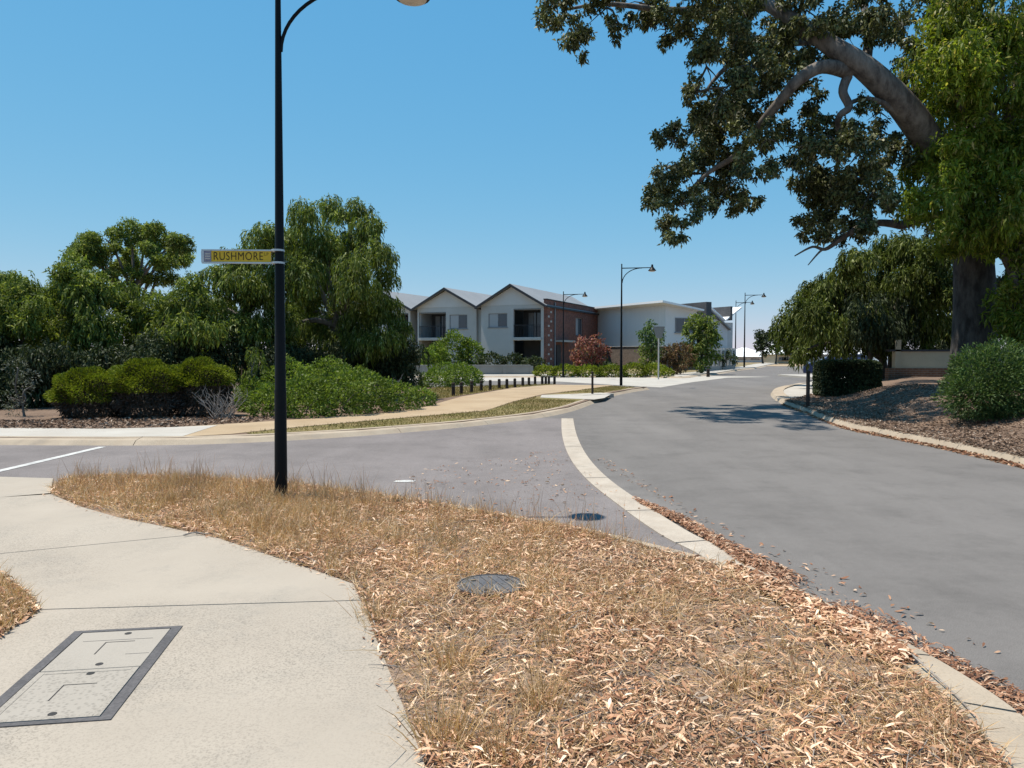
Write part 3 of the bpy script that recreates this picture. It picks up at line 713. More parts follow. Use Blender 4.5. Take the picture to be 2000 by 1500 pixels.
for y0, y1, mt in ((0.006, hl-0.034, 'cover_lid'), (-hl+0.034, -0.006, 'cover_lid_patterned')):
    ld = MB().box(-hw+fw+0.004, hw-fw-0.004, y0, y1, -0.02, 0.0035).build('lid', M(mt), pc, bevel=0.003)
    ym = (y0+y1)/2; e = 0.0042
    rim = MB()
    x0, x1 = -hw+fw+0.004, hw-fw-0.004
    if mt == 'cover_lid_patterned':
        for bx in ((x0+0.001, x0+0.03, y0+0.001, y1-0.001), (x1-0.03, x1-0.001, y0+0.001, y1-0.001), (x0+0.031, x1-0.031, y0+0.001, y0+0.03), (x0+0.031, x1-0.031, y1-0.03, y1-0.001)):
            rim.box(*bx, 0.003, 0.0052)
        rim.build('rim', M('cover_lid'), ld)
    else:
        MB().box(x0+0.05, x1-0.05, y1-0.135, y1-0.131, 0.003, e).build('groove', M('cover_frame'), ld)
        MB().box(x1-0.12, x1-0.01, y0+0.16, y0+0.164, 0.003, e).build('groove', M('cover_frame'), ld)
    MB().box(-0.045, 0.09, ym+0.085, ym+0.092, 0.003, e).build('lifting_slot', M('slot_dark'), ld)
    MB().box(-0.052, -0.0455, ym-0.07, ym+0.092, 0.003, e).build('lifting_slot', M('slot_dark'), ld)
    for yy in (y0+0.05, y1-0.045):
        MB().lathe([(0.018, 0.0), (0.018, e+0.0004)], (0.02, yy, 0), 12).build('keyhole', M('slot_dark'), ld)
def manhole(px, py, r, z, label):
    t = empty('manhole_cover', G(px, py, z), 0.4, label, 'manhole cover')
    MB().lathe([(r, -0.03), (r, 0.02), (r*0.93, 0.022), (r*0.93, 0.010)], (0, 0, 0), 32).build('ring', M('manhole_iron'), t, smooth=True)
    MB().lathe([(r*0.915, 0.0), (r*0.915, 0.018), (0.0, 0.020)], (0, 0, 0), 32).build('lid', M('manhole_iron'), t, smooth=True)
    for a in (0.3, 2.2, 4.1): MB().lathe([(0.014, 0.018), (0.014, 0.0225)], (r*0.6*math.cos(a), r*0.6*math.sin(a), 0), 10).build('keyhole', M('slot_dark'), t)
    for k in range(-3, 4):
        l = math.sqrt(max(0.01, (r*0.8)**2-(k*r*0.24)**2)); MB().box(k*r*0.24-0.006, k*r*0.24+0.006, -l, l, 0.016, 0.0235).build('rib', M('manhole_iron'), t)
manhole(958, 1146, 0.215, VZ+0.004, 'round dark iron manhole cover lying in the dry grass')

# ================================================================== BUILDINGS
def wallgrid(mb, x0, x1, z0, z1, y0, y1, openings):     # wall in the local xz plane with real openings
    xs = sorted({x0, x1, *[v for o in openings for v in o[:2]]}); zs = sorted({z0, z1, *[v for o in openings for v in o[2:4]]})
    for a, b in zip(xs[:-1], xs[1:]):
        for c, d in zip(zs[:-1], zs[1:]):
            if any(o[0] <= (a+b)/2 <= o[1] and o[2] <= (c+d)/2 <= o[3] for o in openings): continue
            mb.box(a, b, y0, y1, c, d)
    return mb
def sidegrid(mb, y0, y1, z0, z1, x0, x1, openings):
    ys = sorted({y0, y1, *[v for o in openings for v in o[:2]]}); zs = sorted({z0, z1, *[v for o in openings for v in o[2:4]]})
    for a, b in zip(ys[:-1], ys[1:]):
        for c, d in zip(zs[:-1], zs[1:]):
            if any(o[0] <= (a+b)/2 <= o[1] and o[2] <= (c+d)/2 <= o[3] for o in openings): continue
            mb.box(x0, x1, a, b, c, d)
    return mb
def window(parent, x0, x1, z0, z1, y, mull=1, glass='glass', face='front', half=None):
    w = MB(); t = 0.06
    def bx(mb, a, b, c, d, e, f):
        if face == 'front': mb.box(a, b, c, d, e, f)
        else: mb.box(c, d, a, b, e, f)
        return mb
    bx(w, x0, x1, y, y+t, z0, z0+0.06); bx(w, x0, x1, y, y+t, z1-0.06, z1)
    for k in range(mull+2):
        xx = x0+(x1-x0-0.06)*k/(mull+1); bx(w, xx, xx+0.06, y+0.001, y+t-0.001, z0+0.06, z1-0.06)
    f = w.build('window', M('grey_trim'), parent)
    for k in range(mull+1):
        a = x0+(x1-x0-0.06)*k/(mull+1)+0.062; b = x0+(x1-x0-0.06)*(k+1)/(mull+1)-0.002
        bx(MB(), a, b, y+0.02, y+0.035, z0+0.062, z1-0.062).build('pane', M(half if (half and k == 0) else glass), f)
    sl_ = MB(); bx(sl_, x0-0.08, x1+0.08, y-0.10, y+0.02, z0-0.07, z0-0.002); sl_.build('sill', M('grey_trim'), f)
    return f
def gable_house(root, x0, x1, depth, eave, ridge, wall, openings_front, balcony, win, roofmat='grey_metal_roof', setback=0.0, side=None, over=0.35):
    xm = (x0+x1)/2; T = 0.22
    mb = MB(); wallgrid(mb, x0, x1, 0, eave, setback, setback+T, openings_front)
    mb.box(x0, x0+T, setback+T, depth, 0, eave)
    if side is None: mb.box(x1-T, x1, setback+T, depth, 0, eave)
    mb.box(x0+T, x1-T, depth-T, depth, 0, eave)
    mb.build('wall', M(wall), root)
    MB().prism([(x0, 0, eave+0.004), (x1, 0, eave+0.004), (xm, 0, ridge-0.1)], (0, setback-0.02, 0), (0, setback+T-0.02, 0)).build('gable', M('grey_render'), root)
    s_ = (ridge-eave)/((x1-x0)/2)
    for sg_, nm in ((-1, x0), (1, x1)):
        ex = nm+sg_*over; ez = eave-s_*over
        rf = MB().prism([(xm, 0, ridge), (ex, 0, ez), (ex, 0, ez+0.12), (xm, 0, ridge+0.12)], (0, setback-0.45, 0), (0, depth+0.3, 0)).build('roof', M(roofmat), root)
        MB().prism([(xm, 0, ridge-0.10), (ex-sg_*0.02, 0, ez-0.10), (ex-sg_*0.02, 0, ez+0.10), (xm, 0, ridge+0.10)], (0, setback-0.50, 0), (0, setback-0.46, 0)).build('bargeboard', M('dark_trim'), rf)
        MB().box(min(ex, ex+sg_*0.1), max(ex, ex+sg_*0.1), setback-0.4, depth+0.25, ez-0.06, ez+0.07).build('gutter', M('dark_trim'), rf)
    for (a, b, c, d) in win:
        window(root, a, b, c, d, setback+0.05, 1, 'glass', half='curtain_glass')
    if balcony:
        a, b, z0, z1, zf = balcony
        MB().box(a, b, setback+2.2, setback+2.3, 0.0, z1).build('recess_wall', M('charcoal_wall'), root)
        MB().box(a, b, setback+0.0, setback+2.19, z1+0.005, z1+0.10).build('balcony_ceiling', M('grey_trim'), root)
        sl_ = MB().box(a-0.05, b+0.05, setback-0.12, setback+2.19, zf-0.22, zf).build('balcony_floor', M('white_render'), root)
        dr = MB().box(a+0.55, b-0.3, setback+2.12, setback+2.18, zf+0.01, z1-0.15).build('sliding_door', M('glass'), root)
        MB().box(a+0.5, a+0.95, setback+2.08, setback+2.115, zf+0.02, z1-0.16).build('curtain', M('grey_trim'), dr)
        MB().box((a+b)/2-0.03, (a+b)/2+0.03, setback+2.07, setback+2.11, zf+0.02, z1-0.16).build('door_frame', M('dark_trim'), dr)
        rl = MB().box(a, b, setback+0.03, setback+0.07, zf+0.98, zf+1.03).build('balustrade', M('dark_trim'), root)
        n = int((b-a)/0.14)
        for k in range(n+1):
            xx = a+(b-a-0.02)*k/n; MB().box(xx, xx+0.02, setback+0.04, setback+0.06, zf+0.0, zf+0.978).build('baluster', M('dark_trim'), rl)
HB = Vector((2.56, 62.0, VZ)); HR = math.atan2(-0.39, 0.92)
# --- brick-sided white gable house
hb = empty('gable_house', HB, HR, 'white gabled two storey house with red brick side wall and dark balcony', 'house')
W_ = 5.57
gable_house(hb, -W_, -0.002, 15.0, 5.35, 6.95, 'white_render', [(-2.65, -0.25, 0.02, 2.45), (-2.65, -0.25, 2.72, 4.95), (-4.9, -3.2, 3.55, 4.7)], (-2.65, -0.25, 2.72, 4.95, 2.70), [(-4.9, -3.2, 3.55, 4.7)], side='brick')
sw = sidegrid(MB(), 0.0, 15.2, 0, 5.72, 0.0, 0.26, [(7.4, 9.4, 3.0, 4.6)]).build('brick_wall', M('red_brick'), hb)
MB().box(-0.04, 0.32, -0.05, 15.25, 5.725, 5.80).build('coping', M('dark_trim'), sw)
window(hb, 7.4, 9.4, 3.0, 4.6, 0.10, 1, 'glass', face='side', half='curtain_glass')
for r in range(13):
    for q in (0, 1):
        if (r+q) % 2 == 0:
            MB().box(0.255, 0.275, 0.25+q*0.55, 0.62+q*0.55, 0.5+r*0.38, 0.66+r*0.38).build('quoin_brick', M('fence_white'), sw)
MB().tube([(0.33, 1.75, 0.0), (0.33, 1.75, 5.6)], [0.06, 0.06], 8).build('downpipe', M('grey_trim'), hb)
MB().box(0.262, 0.9, 2.1, 5.4, 2.35, 2.5).build('side_canopy', M('fence_white'), hb)
MB().box(0.262, 0.34, 2.2, 3.2, 0.05, 2.1).build('side_door', M('dark_trim'), hb)
# --- white gabled neighbour to the left
ha = empty('gable_house', HB, HR, 'white gabled two storey house with recessed balcony, left neighbour of the brick sided one', 'house')
gable_house(ha, -12.0, -6.3, 15.0, 5.35, 6.9, 'white_render', [(-11.85, -9.2, 0.02, 2.5), (-11.85, -9.2, 2.76, 4.85), (-8.85, -7.15, 3.5, 4.7)], (-11.85, -9.2, 2.76, 4.85, 2.74), [(-8.85, -7.15, 3.5, 4.7)], setback=0.6)
MB().box(-6.28, -5.6, 0.9, 14, 0, 5.30).build('link_wall', M('white_render'), ha)
MB().tube([(-5.72, 0.82, 0.0), (-5.72, 0.82, 5.2)], [0.05, 0.05], 8).build('downpipe', M('white_render'), ha)
# --- the next one, half hidden by the weeping tree
hc = empty('gable_house', HB, HR, 'grey gabled house with dark balcony posts half hidden behind the weeping tree', 'house')
gable_house(hc, -18.6, -12.9, 15.0, 5.35, 6.9, 'grey_render', [(-15.4, -13.1, 2.76, 4.85), (-17.6, -16.2, 3.5, 4.7)], (-15.4, -13.1, 2.76, 4.85, 2.74), [(-17.6, -16.2, 3.5, 4.7)], setback=0.9)
for x in (-14.8, -14.1, -13.5): MB().box(x, x+0.12, 0.86, 0.98, 2.74, 4.84).build('balcony_post', M('dark_trim'), hc)
# --- white clad house with shed roof
hd = empty('clad_house', (13.1, 65.6, VZ), math.atan2(0.45, 0.89), 'white clad two storey house with flat shed roof over a brown brick base', 'house')
MB().box(0.0, 3.4, 0.0, 11.0, 2.0, 5.35).build('upper_wall', M('white_cladding'), hd)
MB().box(0.06, 3.34, 0.06, 10.9, 0.0, 1.995).build('brick_base', M('brown_brick'), hd)
MB().prism([(-0.95, 0, 5.66), (3.5, 0, 5.05), (3.5, 0, 5.2), (-0.95, 0, 5.84)], (0, -0.8, 0), (0, 11.4, 0)).build('roof', M('white_roof'), hd)  # left eave shaped wider so that it shades the cladding below
MB().prism([(0.0, 0, 5.352), (3.4, 0, 5.352-0.0), (0.0, 0, 5.54)], (0, 0.01, 0), (0, 10.99, 0)).build('clerestory', M('white_cladding'), hd)
window(hd, 1.0, 2.9, 3.2, 4.45, -0.06, 1, 'glass')
window(hd, 1.2, 2.4, 0.9, 1.7, -0.01, 1, 'glass')
# --- charcoal fin house and butterfly roofed white house behind
he = empty('dark_house', (17.0, 68.5, VZ), rad(27), 'charcoal house with black blade wall behind the clad house', 'house')
MB().box(0.0, 0.6, -0.4, 9.0, 0.0, 5.95).build('blade_wall', M('charcoal_wall'), he)
MB().box(-1.6, -0.004, 0.8, 9.0, 0.0, 5.5).build('wall', M('charcoal_wall'), he)
MB().prism([(0.61, 0, 0), (3.4, 0, 0), (3.4, 0, 3.6), (0.61, 0, 5.6)], (0, 0.6, 0), (0, 8.8, 0)).build('wing', M('grey_render'), he)
MB().prism([(0.61, 0, 5.62), (3.6, 0, 3.5), (3.6, 0, 3.64), (0.61, 0, 5.76)], (0, 0.3, 0), (0, 9, 0)).build('roof', M('grey_metal_roof'), he)
window(he, 1.1, 2.2, 2.6, 3.6, 0.53, 0, 'glass')
hf = empty('butterfly_house', (19.0, 74.5, VZ), rad(27), 'white house with bright butterfly roof behind the green street tree', 'house')
MB().box(0.0, 4.2, 0.0, 8.0, 0.0, 4.4).build('wall', M('white_render'), hf)
MB().prism([(-0.6, 0, 5.9), (2.2, 0, 4.5), (2.2, 0, 4.65), (-0.6, 0, 6.05)], (0, -0.6, 0), (0, 8, 0)).build('roof', M('white_roof'), hf)
MB().prism([(2.25, 0, 4.5), (5.0, 0, 5.8), (5.0, 0, 5.95), (2.25, 0, 4.65)], (0, -0.6, 0), (0, 8, 0)).build('roof', M('white_roof'), hf)
MB().box(2.9, 3.25, -0.7, 6.0, 4.6, 5.95).build('fin_wall', M('charcoal_wall'), hf)
MB().prism([(0.0, 0, 4.41), (2.2, 0, 4.41), (0.0, 0, 5.5)], (0, 0.02, 0), (0, 7.9, 0)).build('gable', M('white_render'), hf)
window(hf, 0.6, 1.8, 2.7, 3.8, -0.07, 1, 'glass'); hf.scale = (0.74, 1, 1)
# --- low far buildings
def low_house(px0, px1, py_roof, py_eave, d, label, wall, depth=9, hip=2.0, rz=0.0):
    a, b = D(px0, py_eave, d), D(px1, py_eave, d); top = D((px0+px1)/2, py_roof, d).z; e = a.z; w = b.x-a.x
    r = empty('low_house', (a.x, d, 0.05), rz, label, 'house')
    MB().box(0.4, w-0.4, 0.4, depth-0.4, 0, e-0.07).build('wall', M(wall), r)
    MB().add([(0, 0, e-0.06), (w, 0, e-0.06), (w, depth, e-0.06), (0, depth, e-0.06), (hip, depth/2-0.4, top), (w-hip, depth/2-0.4, top), (w-hip, depth/2+0.4, top), (hip, depth/2+0.4, top)],
             [(0, 1, 5, 4), (1, 2, 6, 5), (2, 3, 7, 6), (3, 0, 4, 7), (4, 5, 6, 7), (3, 2, 1, 0)]).build('roof', M('white_roof'), r)
    MB().box(-0.03, w+0.03, -0.06, -0.002, e-0.14, e-0.02).build('gutter', M('grey_trim'), r)
    n = max(2, int(w/3.2))
    for k in range(n):
        x = 0.7+(w-2.2)*k/n; window(r, x, x+1.3, 0.5, e-0.45, 0.33, 1, 'glass')
    return r
low_house(1433, 1514, 679, 697, 118, 'long low house with bright white roof at the far end of the road', 'grey_render', 11, 3)
low_house(1513, 1556, 668, 692, 105, 'small pale house with white hipped roof behind the two far trees', 'cream_render', 7, 1.2)
low_house(1640, 1790, 676, 692, 66, 'white house glimpsed through the dark trunks on the right', 'white_render', 9, 2)

# fence of pale pickets, each panel its own part
fence = empty('picket_fence', G(1368, 725, VZ), 0, 'pale picket fence on a low plinth at the end of the houses', 'fence')
fa, fb = G(1366, 726, VZ), G(1434, 720, VZ); fl = fence.location.copy()
n = 9; u = (fb-fa)/n; ang = math.atan2(u.y, u.x); L1 = u.length
fence.location = fa; fence.rotation_euler = (0, 0, ang)
MB().box(0, L1*n, -0.1, 0.1, 0, 0.35).build('plinth', M('wall_grey'), fence)
MB().box(0, L1*n, -0.04, 0.04, 1.62, 1.72).build('rail', M('fence_white'), fence)
for k in range(n+1):
    MB().box(k*L1-0.13, k*L1+0.13, -0.13, 0.13, 0.351, 1.85).build('post', M('fence_white'), fence)
for k in range(n):
    for q in range(3):
        x = k*L1+L1*(q+1)/4; MB().box(x-0.035, x+0.035, -0.02, 0.02, 0.352, 1.619).build('picket', M('dark_trim'), fence)
# low garden walls
gw = empty('garden_wall', G(800, 731, VZ), 0, 'low grey rendered garden wall in front of the white houses', 'wall')
ga, gb2 = G(770, 732, VZ), G(1035, 731, VZ); gw.location = ga; gw.rotation_euler = (0, 0, math.atan2((gb2-ga).y, (gb2-ga).x)); gl = (gb2-ga).length
MB().box(0, gl, 0, 0.25, 0, 0.56).build('wall', M('wall_grey'), gw)
MB().box(-0.04, gl+0.04, -0.04, 0.29, 0.562, 0.64).build('coping', M('wall_grey'), gw)
for k in range(6): MB().box(gl*k/5-0.02, gl*k/5+0.22, -0.03, 0.255, 0.0, 0.56).build('pier', M('wall_grey'), gw)
# panel wall on the right under the trees
pw = empty('park_wall', D(1735, 765, 30.5)*1.0, 0, 'low brick wall topped with a cream panel in the shade of the big tree', 'wall')
pw.location = (D(1735, 765, 30.5).x, 30.5, VZ)
MB().box(0.0, 5.2, 0.0, 0.3, 0.0, 0.86).build('brick_base', M('orange_brick'), pw)
MB().box(0.25, 5.2, 0.03, 0.27, 0.862, 1.52).build('panel', M('cream_render'), pw)
MB().box(0.24, 0.46, -0.03, 0.02, 0.862, 1.98).build('post', M('cream_render'), pw)
MB().box(0.0, 5.25, -0.03, 0.33, 1.522, 1.60).build('coping', M('dark_trim'), pw)

# ================================================================== CARS
def car(loc, rz, label, paint):
    r = empty('parked_car', loc, rz, label, 'car', 'cars parked behind the clipped hedge')
    prof = [(-2.1, .35), (-2.15, .6), (-2.05, .85), (-1.5, .95), (-0.9, 1.38), (0.5, 1.43), (1.35, 1.0), (2.0, .85), (2.12, .6), (2.1, .35)]
    b = MB(); k = len(prof); V = []
    for y, s_ in ((-0.86, 0), (-0.72, 1), (0.72, 1), (0.86, 0)):
        for x, z in prof:
            V.append((x, y if z < 1.0 or s_ else y*0.94, z if (s_ or z < 1.0) else 1.0+(z-1.0)*0.1))
    fs = [tuple(range(k))[::-1], tuple(range(3*k, 4*k))]
    for j in range(3):
        for i in range(k): fs.append((j*k+i, j*k+(i+1) % k, (j+1)*k+(i+1) % k, (j+1)*k+i))
    b.add(V, fs); bo = b.build('body', M(paint), r, smooth=True, bevel=0.03)
    MB().prism([(-1.42, 0, 1.0), (1.2, 0, 1.03), (0.48, 0, 1.36), (-0.86, 0, 1.34)], (0, -0.765, 0), (0, 0.765, 0)).build('side_window', M('glass'), r)
    for s_ in (-1, 1):
        for x in (-1.3, 1.3):
            w = MB().tube([(x, s_*0.70, 0.31), (x, s_*0.885, 0.31)], [0.31, 0.31], 18).build('wheel', M('tyre'), r, smooth=True)
            MB().tube([(x, s_*0.886, 0.31), (x, s_*0.9, 0.31)], [0.19, 0.17], 12).build('rim', M('galvanised'), w)
        MB().box(-2.16, -2.06, s_*0.62-0.16, s_*0.62+0.16, 0.66, 0.82).build('tail_light', M('tail_red'), r)
        MB().box(1.98, 2.11, s_*0.6-0.18, s_*0.6+0.18, 0.62, 0.76).build('headlight', M('fence_white'), r)
    return r
c0 = G(1648, 741, VZ); car((c0.x, c0.y, 0.11), rad(160), 'dark blue car parked behind the clipped dark hedge', 'blue_paint')
c1 = G(1705, 733, VZ); car((c1.x, c1.y, 0.11), rad(175), 'silver car parked beyond the hedge in the tree shade', 'silver_paint')

# ================================================================== VEGETATION, LEFT
def pxg(px, d): return Vector(((px-CX)/F*d, d, VZ))
# far gum with round crown and open stems
cl = px_clumps([(165, 482, 34), (205, 466, 36), (250, 462, 38), (295, 460, 36), (335, 480, 34), (350, 505, 26), (300, 505, 42), (240, 505, 40), (185, 515, 34), (155, 500, 22), (325, 535, 26), (210, 545, 24), (270, 540, 24), (350, 475, 24)], 33, 1.6, 0.92)
tree('gum_tree', 'round crowned gum tree with open branching stems rising behind the left thicket', pxg(262, 33), 0.15, cl, crown_rosette(sub(cl, 6, .52, .9), 4200, 9, (0.08, 0.16), 0.40, 0.12), 'olive_leaf', 'grey_bark', 0.55, limbs=14)
# distant small tree at the left edge
cl = px_clumps([(15, 560, 24), (30, 545, 18), (-10, 550, 30), (8, 590, 30)], 42, 1)
tree('gum_tree', 'small hazy tree top at the far left edge behind the bushes', pxg(10, 42), 0.15, cl, crown_rosette(cl, 2600, 9, (0.12, 0.2), 0.36, 0.15), 'olive_leaf', limbs=4)
# big weeping tree right of the pole
cl = px_clumps([(600, 425, 30), (640, 405, 26), (690, 415, 30), (715, 440, 34), (735, 490, 34), (748, 540, 26), (575, 470, 40), (625, 465, 42), (680, 480, 48), (640, 530, 60), (580, 540, 55), (700, 550, 50), (735, 600, 38), (610, 610, 62), (680, 630, 60), (740, 660, 34), (560, 640, 50), (640, 680, 50), (715, 690, 36), (762, 600, 26), (778, 640, 24), (768, 685, 26)], 25.5, 1.7)
big = tree('weeping_tree', 'large weeping peppermint tree with drooping silvery tips just right of the near pole', pxg(650, 26), 0.24, cl, merge([crown_weep(sub(cl, 6, .52), 380, 10, (0.3, 0.8), (0.09, 0.18), 0.22), crown_rosette(sub(cl), 1400, 8, (.10, .18), .3, .16, .5)]), 'weeping_leaf', 'grey_bark', 0.5, limbs=12)
# its left companion
cl = px_clumps([(520, 455, 30), (490, 500, 36), (540, 490, 40), (455, 510, 30), (430, 540, 34), (480, 560, 48), (530, 570, 44), (420, 600, 40), (470, 630, 50), (530, 650, 44), (410, 660, 40), (480, 690, 40)], 24.2, 1.2)
tree('weeping_tree', 'weeping tree behind the yellow sign with a pale forked stem', pxg(480, 24.5), 0.17, cl, merge([crown_weep(sub(cl, 6, .52), 400, 10, (0.25, 0.7), (0.09, 0.18), 0.22), crown_rosette(sub(cl), 1400, 8, (.10, .18), .3, .16, .4)]), 'weeping_leaf', 'gum_bark', 0.6, limbs=9)
# wattle mass on the left
specs = [('tall olive wattle bush left of the round gum', 155, 23, [(150, 540, 38), (120, 560, 40), (180, 570, 44), (90, 600, 46), (150, 620, 54), (200, 640, 44), (110, 670, 50), (180, 700, 44)]),
         ('broad wattle bush at the left edge of the picture', 10, 22, [(25, 580, 46), (-30, 570, 50), (60, 610, 40), (0, 640, 60), (50, 680, 50), (-50, 660, 60), (-20, 720, 50), (70, 730, 40)]),
         ('loose wattle bush under the round gum crown', 290, 23.4, [(240, 590, 36), (290, 610, 40), (330, 590, 30), (260, 650, 50), (320, 660, 46), (290, 700, 46), (230, 700, 36)]),
         ('upright wattle bush between the round gum and the yellow sign', 370, 23, [(370, 555, 28), (390, 590, 34), (355, 600, 38), (380, 650, 44), (340, 660, 40), (400, 700, 40), (360, 710, 36)])]
for lab, bx, d, lst in specs:
    cl = px_clumps(lst, d, 1.2)
    tree('wattle_bush', lab, pxg(bx, d), 0.1, cl, merge([crown_weep(sub(cl, 5, .55), 330, 8, (0.2, 0.45), (0.09, 0.17), 0.28, 0.9), crown_rosette(sub(cl, 6, .52), 2300, 9, (.08, .16), .34, .15, .15)]), 'olive_leaf', 'dark_bark', 0.35, limbs=8, cat='bush', crown_name='foliage')
# dark understorey that closes the thicket
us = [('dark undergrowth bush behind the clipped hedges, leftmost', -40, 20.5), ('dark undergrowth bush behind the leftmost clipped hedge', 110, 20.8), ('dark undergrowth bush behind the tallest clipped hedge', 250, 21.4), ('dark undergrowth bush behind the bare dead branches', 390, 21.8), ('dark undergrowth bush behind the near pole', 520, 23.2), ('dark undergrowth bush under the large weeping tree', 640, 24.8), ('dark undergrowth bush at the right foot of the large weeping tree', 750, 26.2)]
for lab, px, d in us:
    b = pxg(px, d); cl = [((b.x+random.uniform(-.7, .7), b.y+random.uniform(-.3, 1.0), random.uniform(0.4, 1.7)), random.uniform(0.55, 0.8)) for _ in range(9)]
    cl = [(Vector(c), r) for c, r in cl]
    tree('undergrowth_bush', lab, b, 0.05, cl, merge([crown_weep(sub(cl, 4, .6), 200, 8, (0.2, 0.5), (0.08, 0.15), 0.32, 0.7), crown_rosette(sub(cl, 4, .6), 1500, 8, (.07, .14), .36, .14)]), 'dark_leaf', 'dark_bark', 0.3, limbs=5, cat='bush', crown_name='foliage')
# upright twisting weed-like shrub left of the pole
b = pxg(490, 19.6)
cl = [(Vector((b.x+random.uniform(-.28, .28), b.y+random.uniform(-.2, .2), z)), 0.17) for z in (0.5, 0.7, 0.9, 1.1, 1.3, 1.5, 1.65)]
tree('upright_shrub', 'slender upright shrub just left of the near pole behind the green groundcover', b, 0.03, cl, crown_weep(cl, 900, 8, (0.2, 0.5), (0.06, 0.1), 0.25), 'olive_leaf', 'grey_bark', 0.4, limbs=7, cat='shrub', crown_name='foliage')
# grey shrub far left
b = pxg(45, 17.9)
cl = [(Vector((b.x+random.uniform(-.3, .3), b.y+random.uniform(-.2, .2), z)), 0.22) for z in (0.3, 0.5, 0.8, 1.0, 1.25)]
tree('grey_shrub', 'thin grey leaved upright shrub at the left edge beside the clipped hedge', b, 0.03, cl, crown_shell(cl, 2200, (0.06, 0.1), 0.25), 'grey_leaf', 'grey_bark', 0.4, limbs=5, cat='shrub', crown_name='foliage')
# clipped domed shrubs with dark skirts
def dome(label, px0, px1, py_top, py_base, d, dd=1.0, skirt=0.45):
    c = pxg((px0+px1)/2, d); w = (px1-px0)/2/F*d; top = D(0, py_top, d).z
    root = empty('clipped_shrub', c, 0, label, 'shrub', 'clipped domed shrubs by the far path')
    V, Q = crown_shell([((0, 0, (top-VZ)*0.46), (w, w*dd, (top-VZ)*0.54))], 40000, (0.045, 0.085), 0.36, 0.10, rnd=0.6, zmin=(top-VZ)*skirt)
    foliage('foliage', (V, Q), 'hedge_leaf', root)
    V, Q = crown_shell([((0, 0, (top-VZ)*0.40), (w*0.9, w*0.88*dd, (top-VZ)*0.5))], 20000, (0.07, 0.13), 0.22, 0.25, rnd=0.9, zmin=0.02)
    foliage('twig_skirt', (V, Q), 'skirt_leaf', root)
    for k in range(9):
        a = random.uniform(0, 6.28); r1 = w*random.uniform(0.1, 0.35)
        P = catmull(wobble([(r1*math.cos(a)*0.4, r1*math.sin(a)*0.4, 0), (r1*math.cos(a), r1*math.sin(a), 0.3), (w*0.75*math.cos(a), w*0.75*math.sin(a)*dd, (top-VZ)*0.62)], 0.06), 4)
        MB().tube(P, [0.025-0.0017*i for i in range(len(P))], 5).build('stem', M('dark_bark'), root)
dome('clipped domed shrub at the left end of the row by the far path', 104, 244, 722, 824, 17.6, 0.9, 0.36)
dome('tallest clipped domed shrub, middle of the row by the far path', 212, 360, 705, 824, 17.7, 0.9, 0.46)
dome('clipped domed shrub with bare brown flank, right end of the row', 330, 452, 703, 822, 18.0, 0.9, 0.55)
# dead bare bush
b = G(435, 818, VZ); root = empty('dead_bush', b, 0, 'bare grey dead bush at the right foot of the clipped shrubs', 'bush')
for k in range(34):
    a = random.uniform(-0.3, 3.4) if k % 2 else random.uniform(0, 6.28); l = random.uniform(0.35, 0.95); sp_ = random.uniform(0.3, 0.9)
    e = Vector((math.cos(a)*l*sp_, -abs(math.sin(a))*l*sp_*0.4, l*0.75)); s0 = Vector((random.uniform(-.25, .25), random.uniform(-.1, .1), 0))
    P = catmull(wobble([s0, s0+e*0.35, s0+e*0.7, s0+e], 0.06), 3)
    MB().tube(P, [0.011-0.0009*i for i in range(len(P))], 5).build('branch', M('dead_wood'), root)
    for q in (4, 6, 8):
        if q < len(P):
            t2 = P[q]+Vector((random.uniform(-.18, .18), random.uniform(-.1, .1), random.uniform(0.05, .2))); MB().tube([P[q], P[q].lerp(t2, .5)+Vector((0.02, 0, 0.01)), t2], [0.006, 0.004, 0.002], 4).build('twig', M('dead_wood'), root)
b = G(745, 745, VZ); b = pxg(742, 22.5); root = empty('dead_bush', b, 0, 'grey leafless bush behind the green groundcover', 'bush')
for k in range(30):
    a = random.uniform(0, 6.28); l = random.uniform(0.5, 1.1); e = Vector((math.cos(a)*l*0.7, math.sin(a)*l*.4, l*0.8))
    P = catmull(wobble([(0, 0, 0), e*0.4, e*0.75, e], 0.08), 3); MB().tube(P, [0.012-0.001*i for i in range(len(P))], 4).build('branch', M('dead_wood'), root)
# spreading green groundcover
def cover(label, pts, mat='cover_leaf', k=6500, L=(0.06, 0.11), name='groundcover_shrub', group=None, W=0.45, rnd=0.9, thick=0.3):
    c0 = pts[0]; b = G(c0[0], c0[1], VZ); root = empty(name, b, 0, label, 'shrub', group); cl = []
    for px, py, rpx, hpx in pts:
        g = G(px, py, VZ); d = g.y; r = rpx/F*d; h = hpx/F*d
        cl.append(((g.x-b.x, g.y+r*0.5-b.y, h*0.38), (r, r*0.8, h*0.66)))
    foliage('foliage', crown_shell(cl, k, L, W, thick, rnd=rnd, zmin=0.0), mat, root)
    for c, r in cl[:6]:
        P = catmull(wobble([(c[0], c[1], 0), (c[0]+.05, c[1], c[2]*.5), (c[0]+r[0]*.4, c[1], c[2]*1.2)], 0.03), 3); MB().tube(P, [0.012]*len(P), 5).build('stem', M('dark_bark'), root)
    return root
cover('spreading bright green groundcover shrub along the far path behind the pole', [(520, 816, 50, 60), (590, 816, 60, 80), (660, 812, 62, 86), (720, 806, 55, 72), (775, 801, 45, 50), (815, 793, 34, 34), (560, 800, 60, 92), (640, 796, 60, 92), (490, 805, 36, 60), (700, 790, 40, 70)])
cover('small round dark bush at the right end of the groundcover', [(800, 757, 22, 38)], 'dark_leaf', 7000)
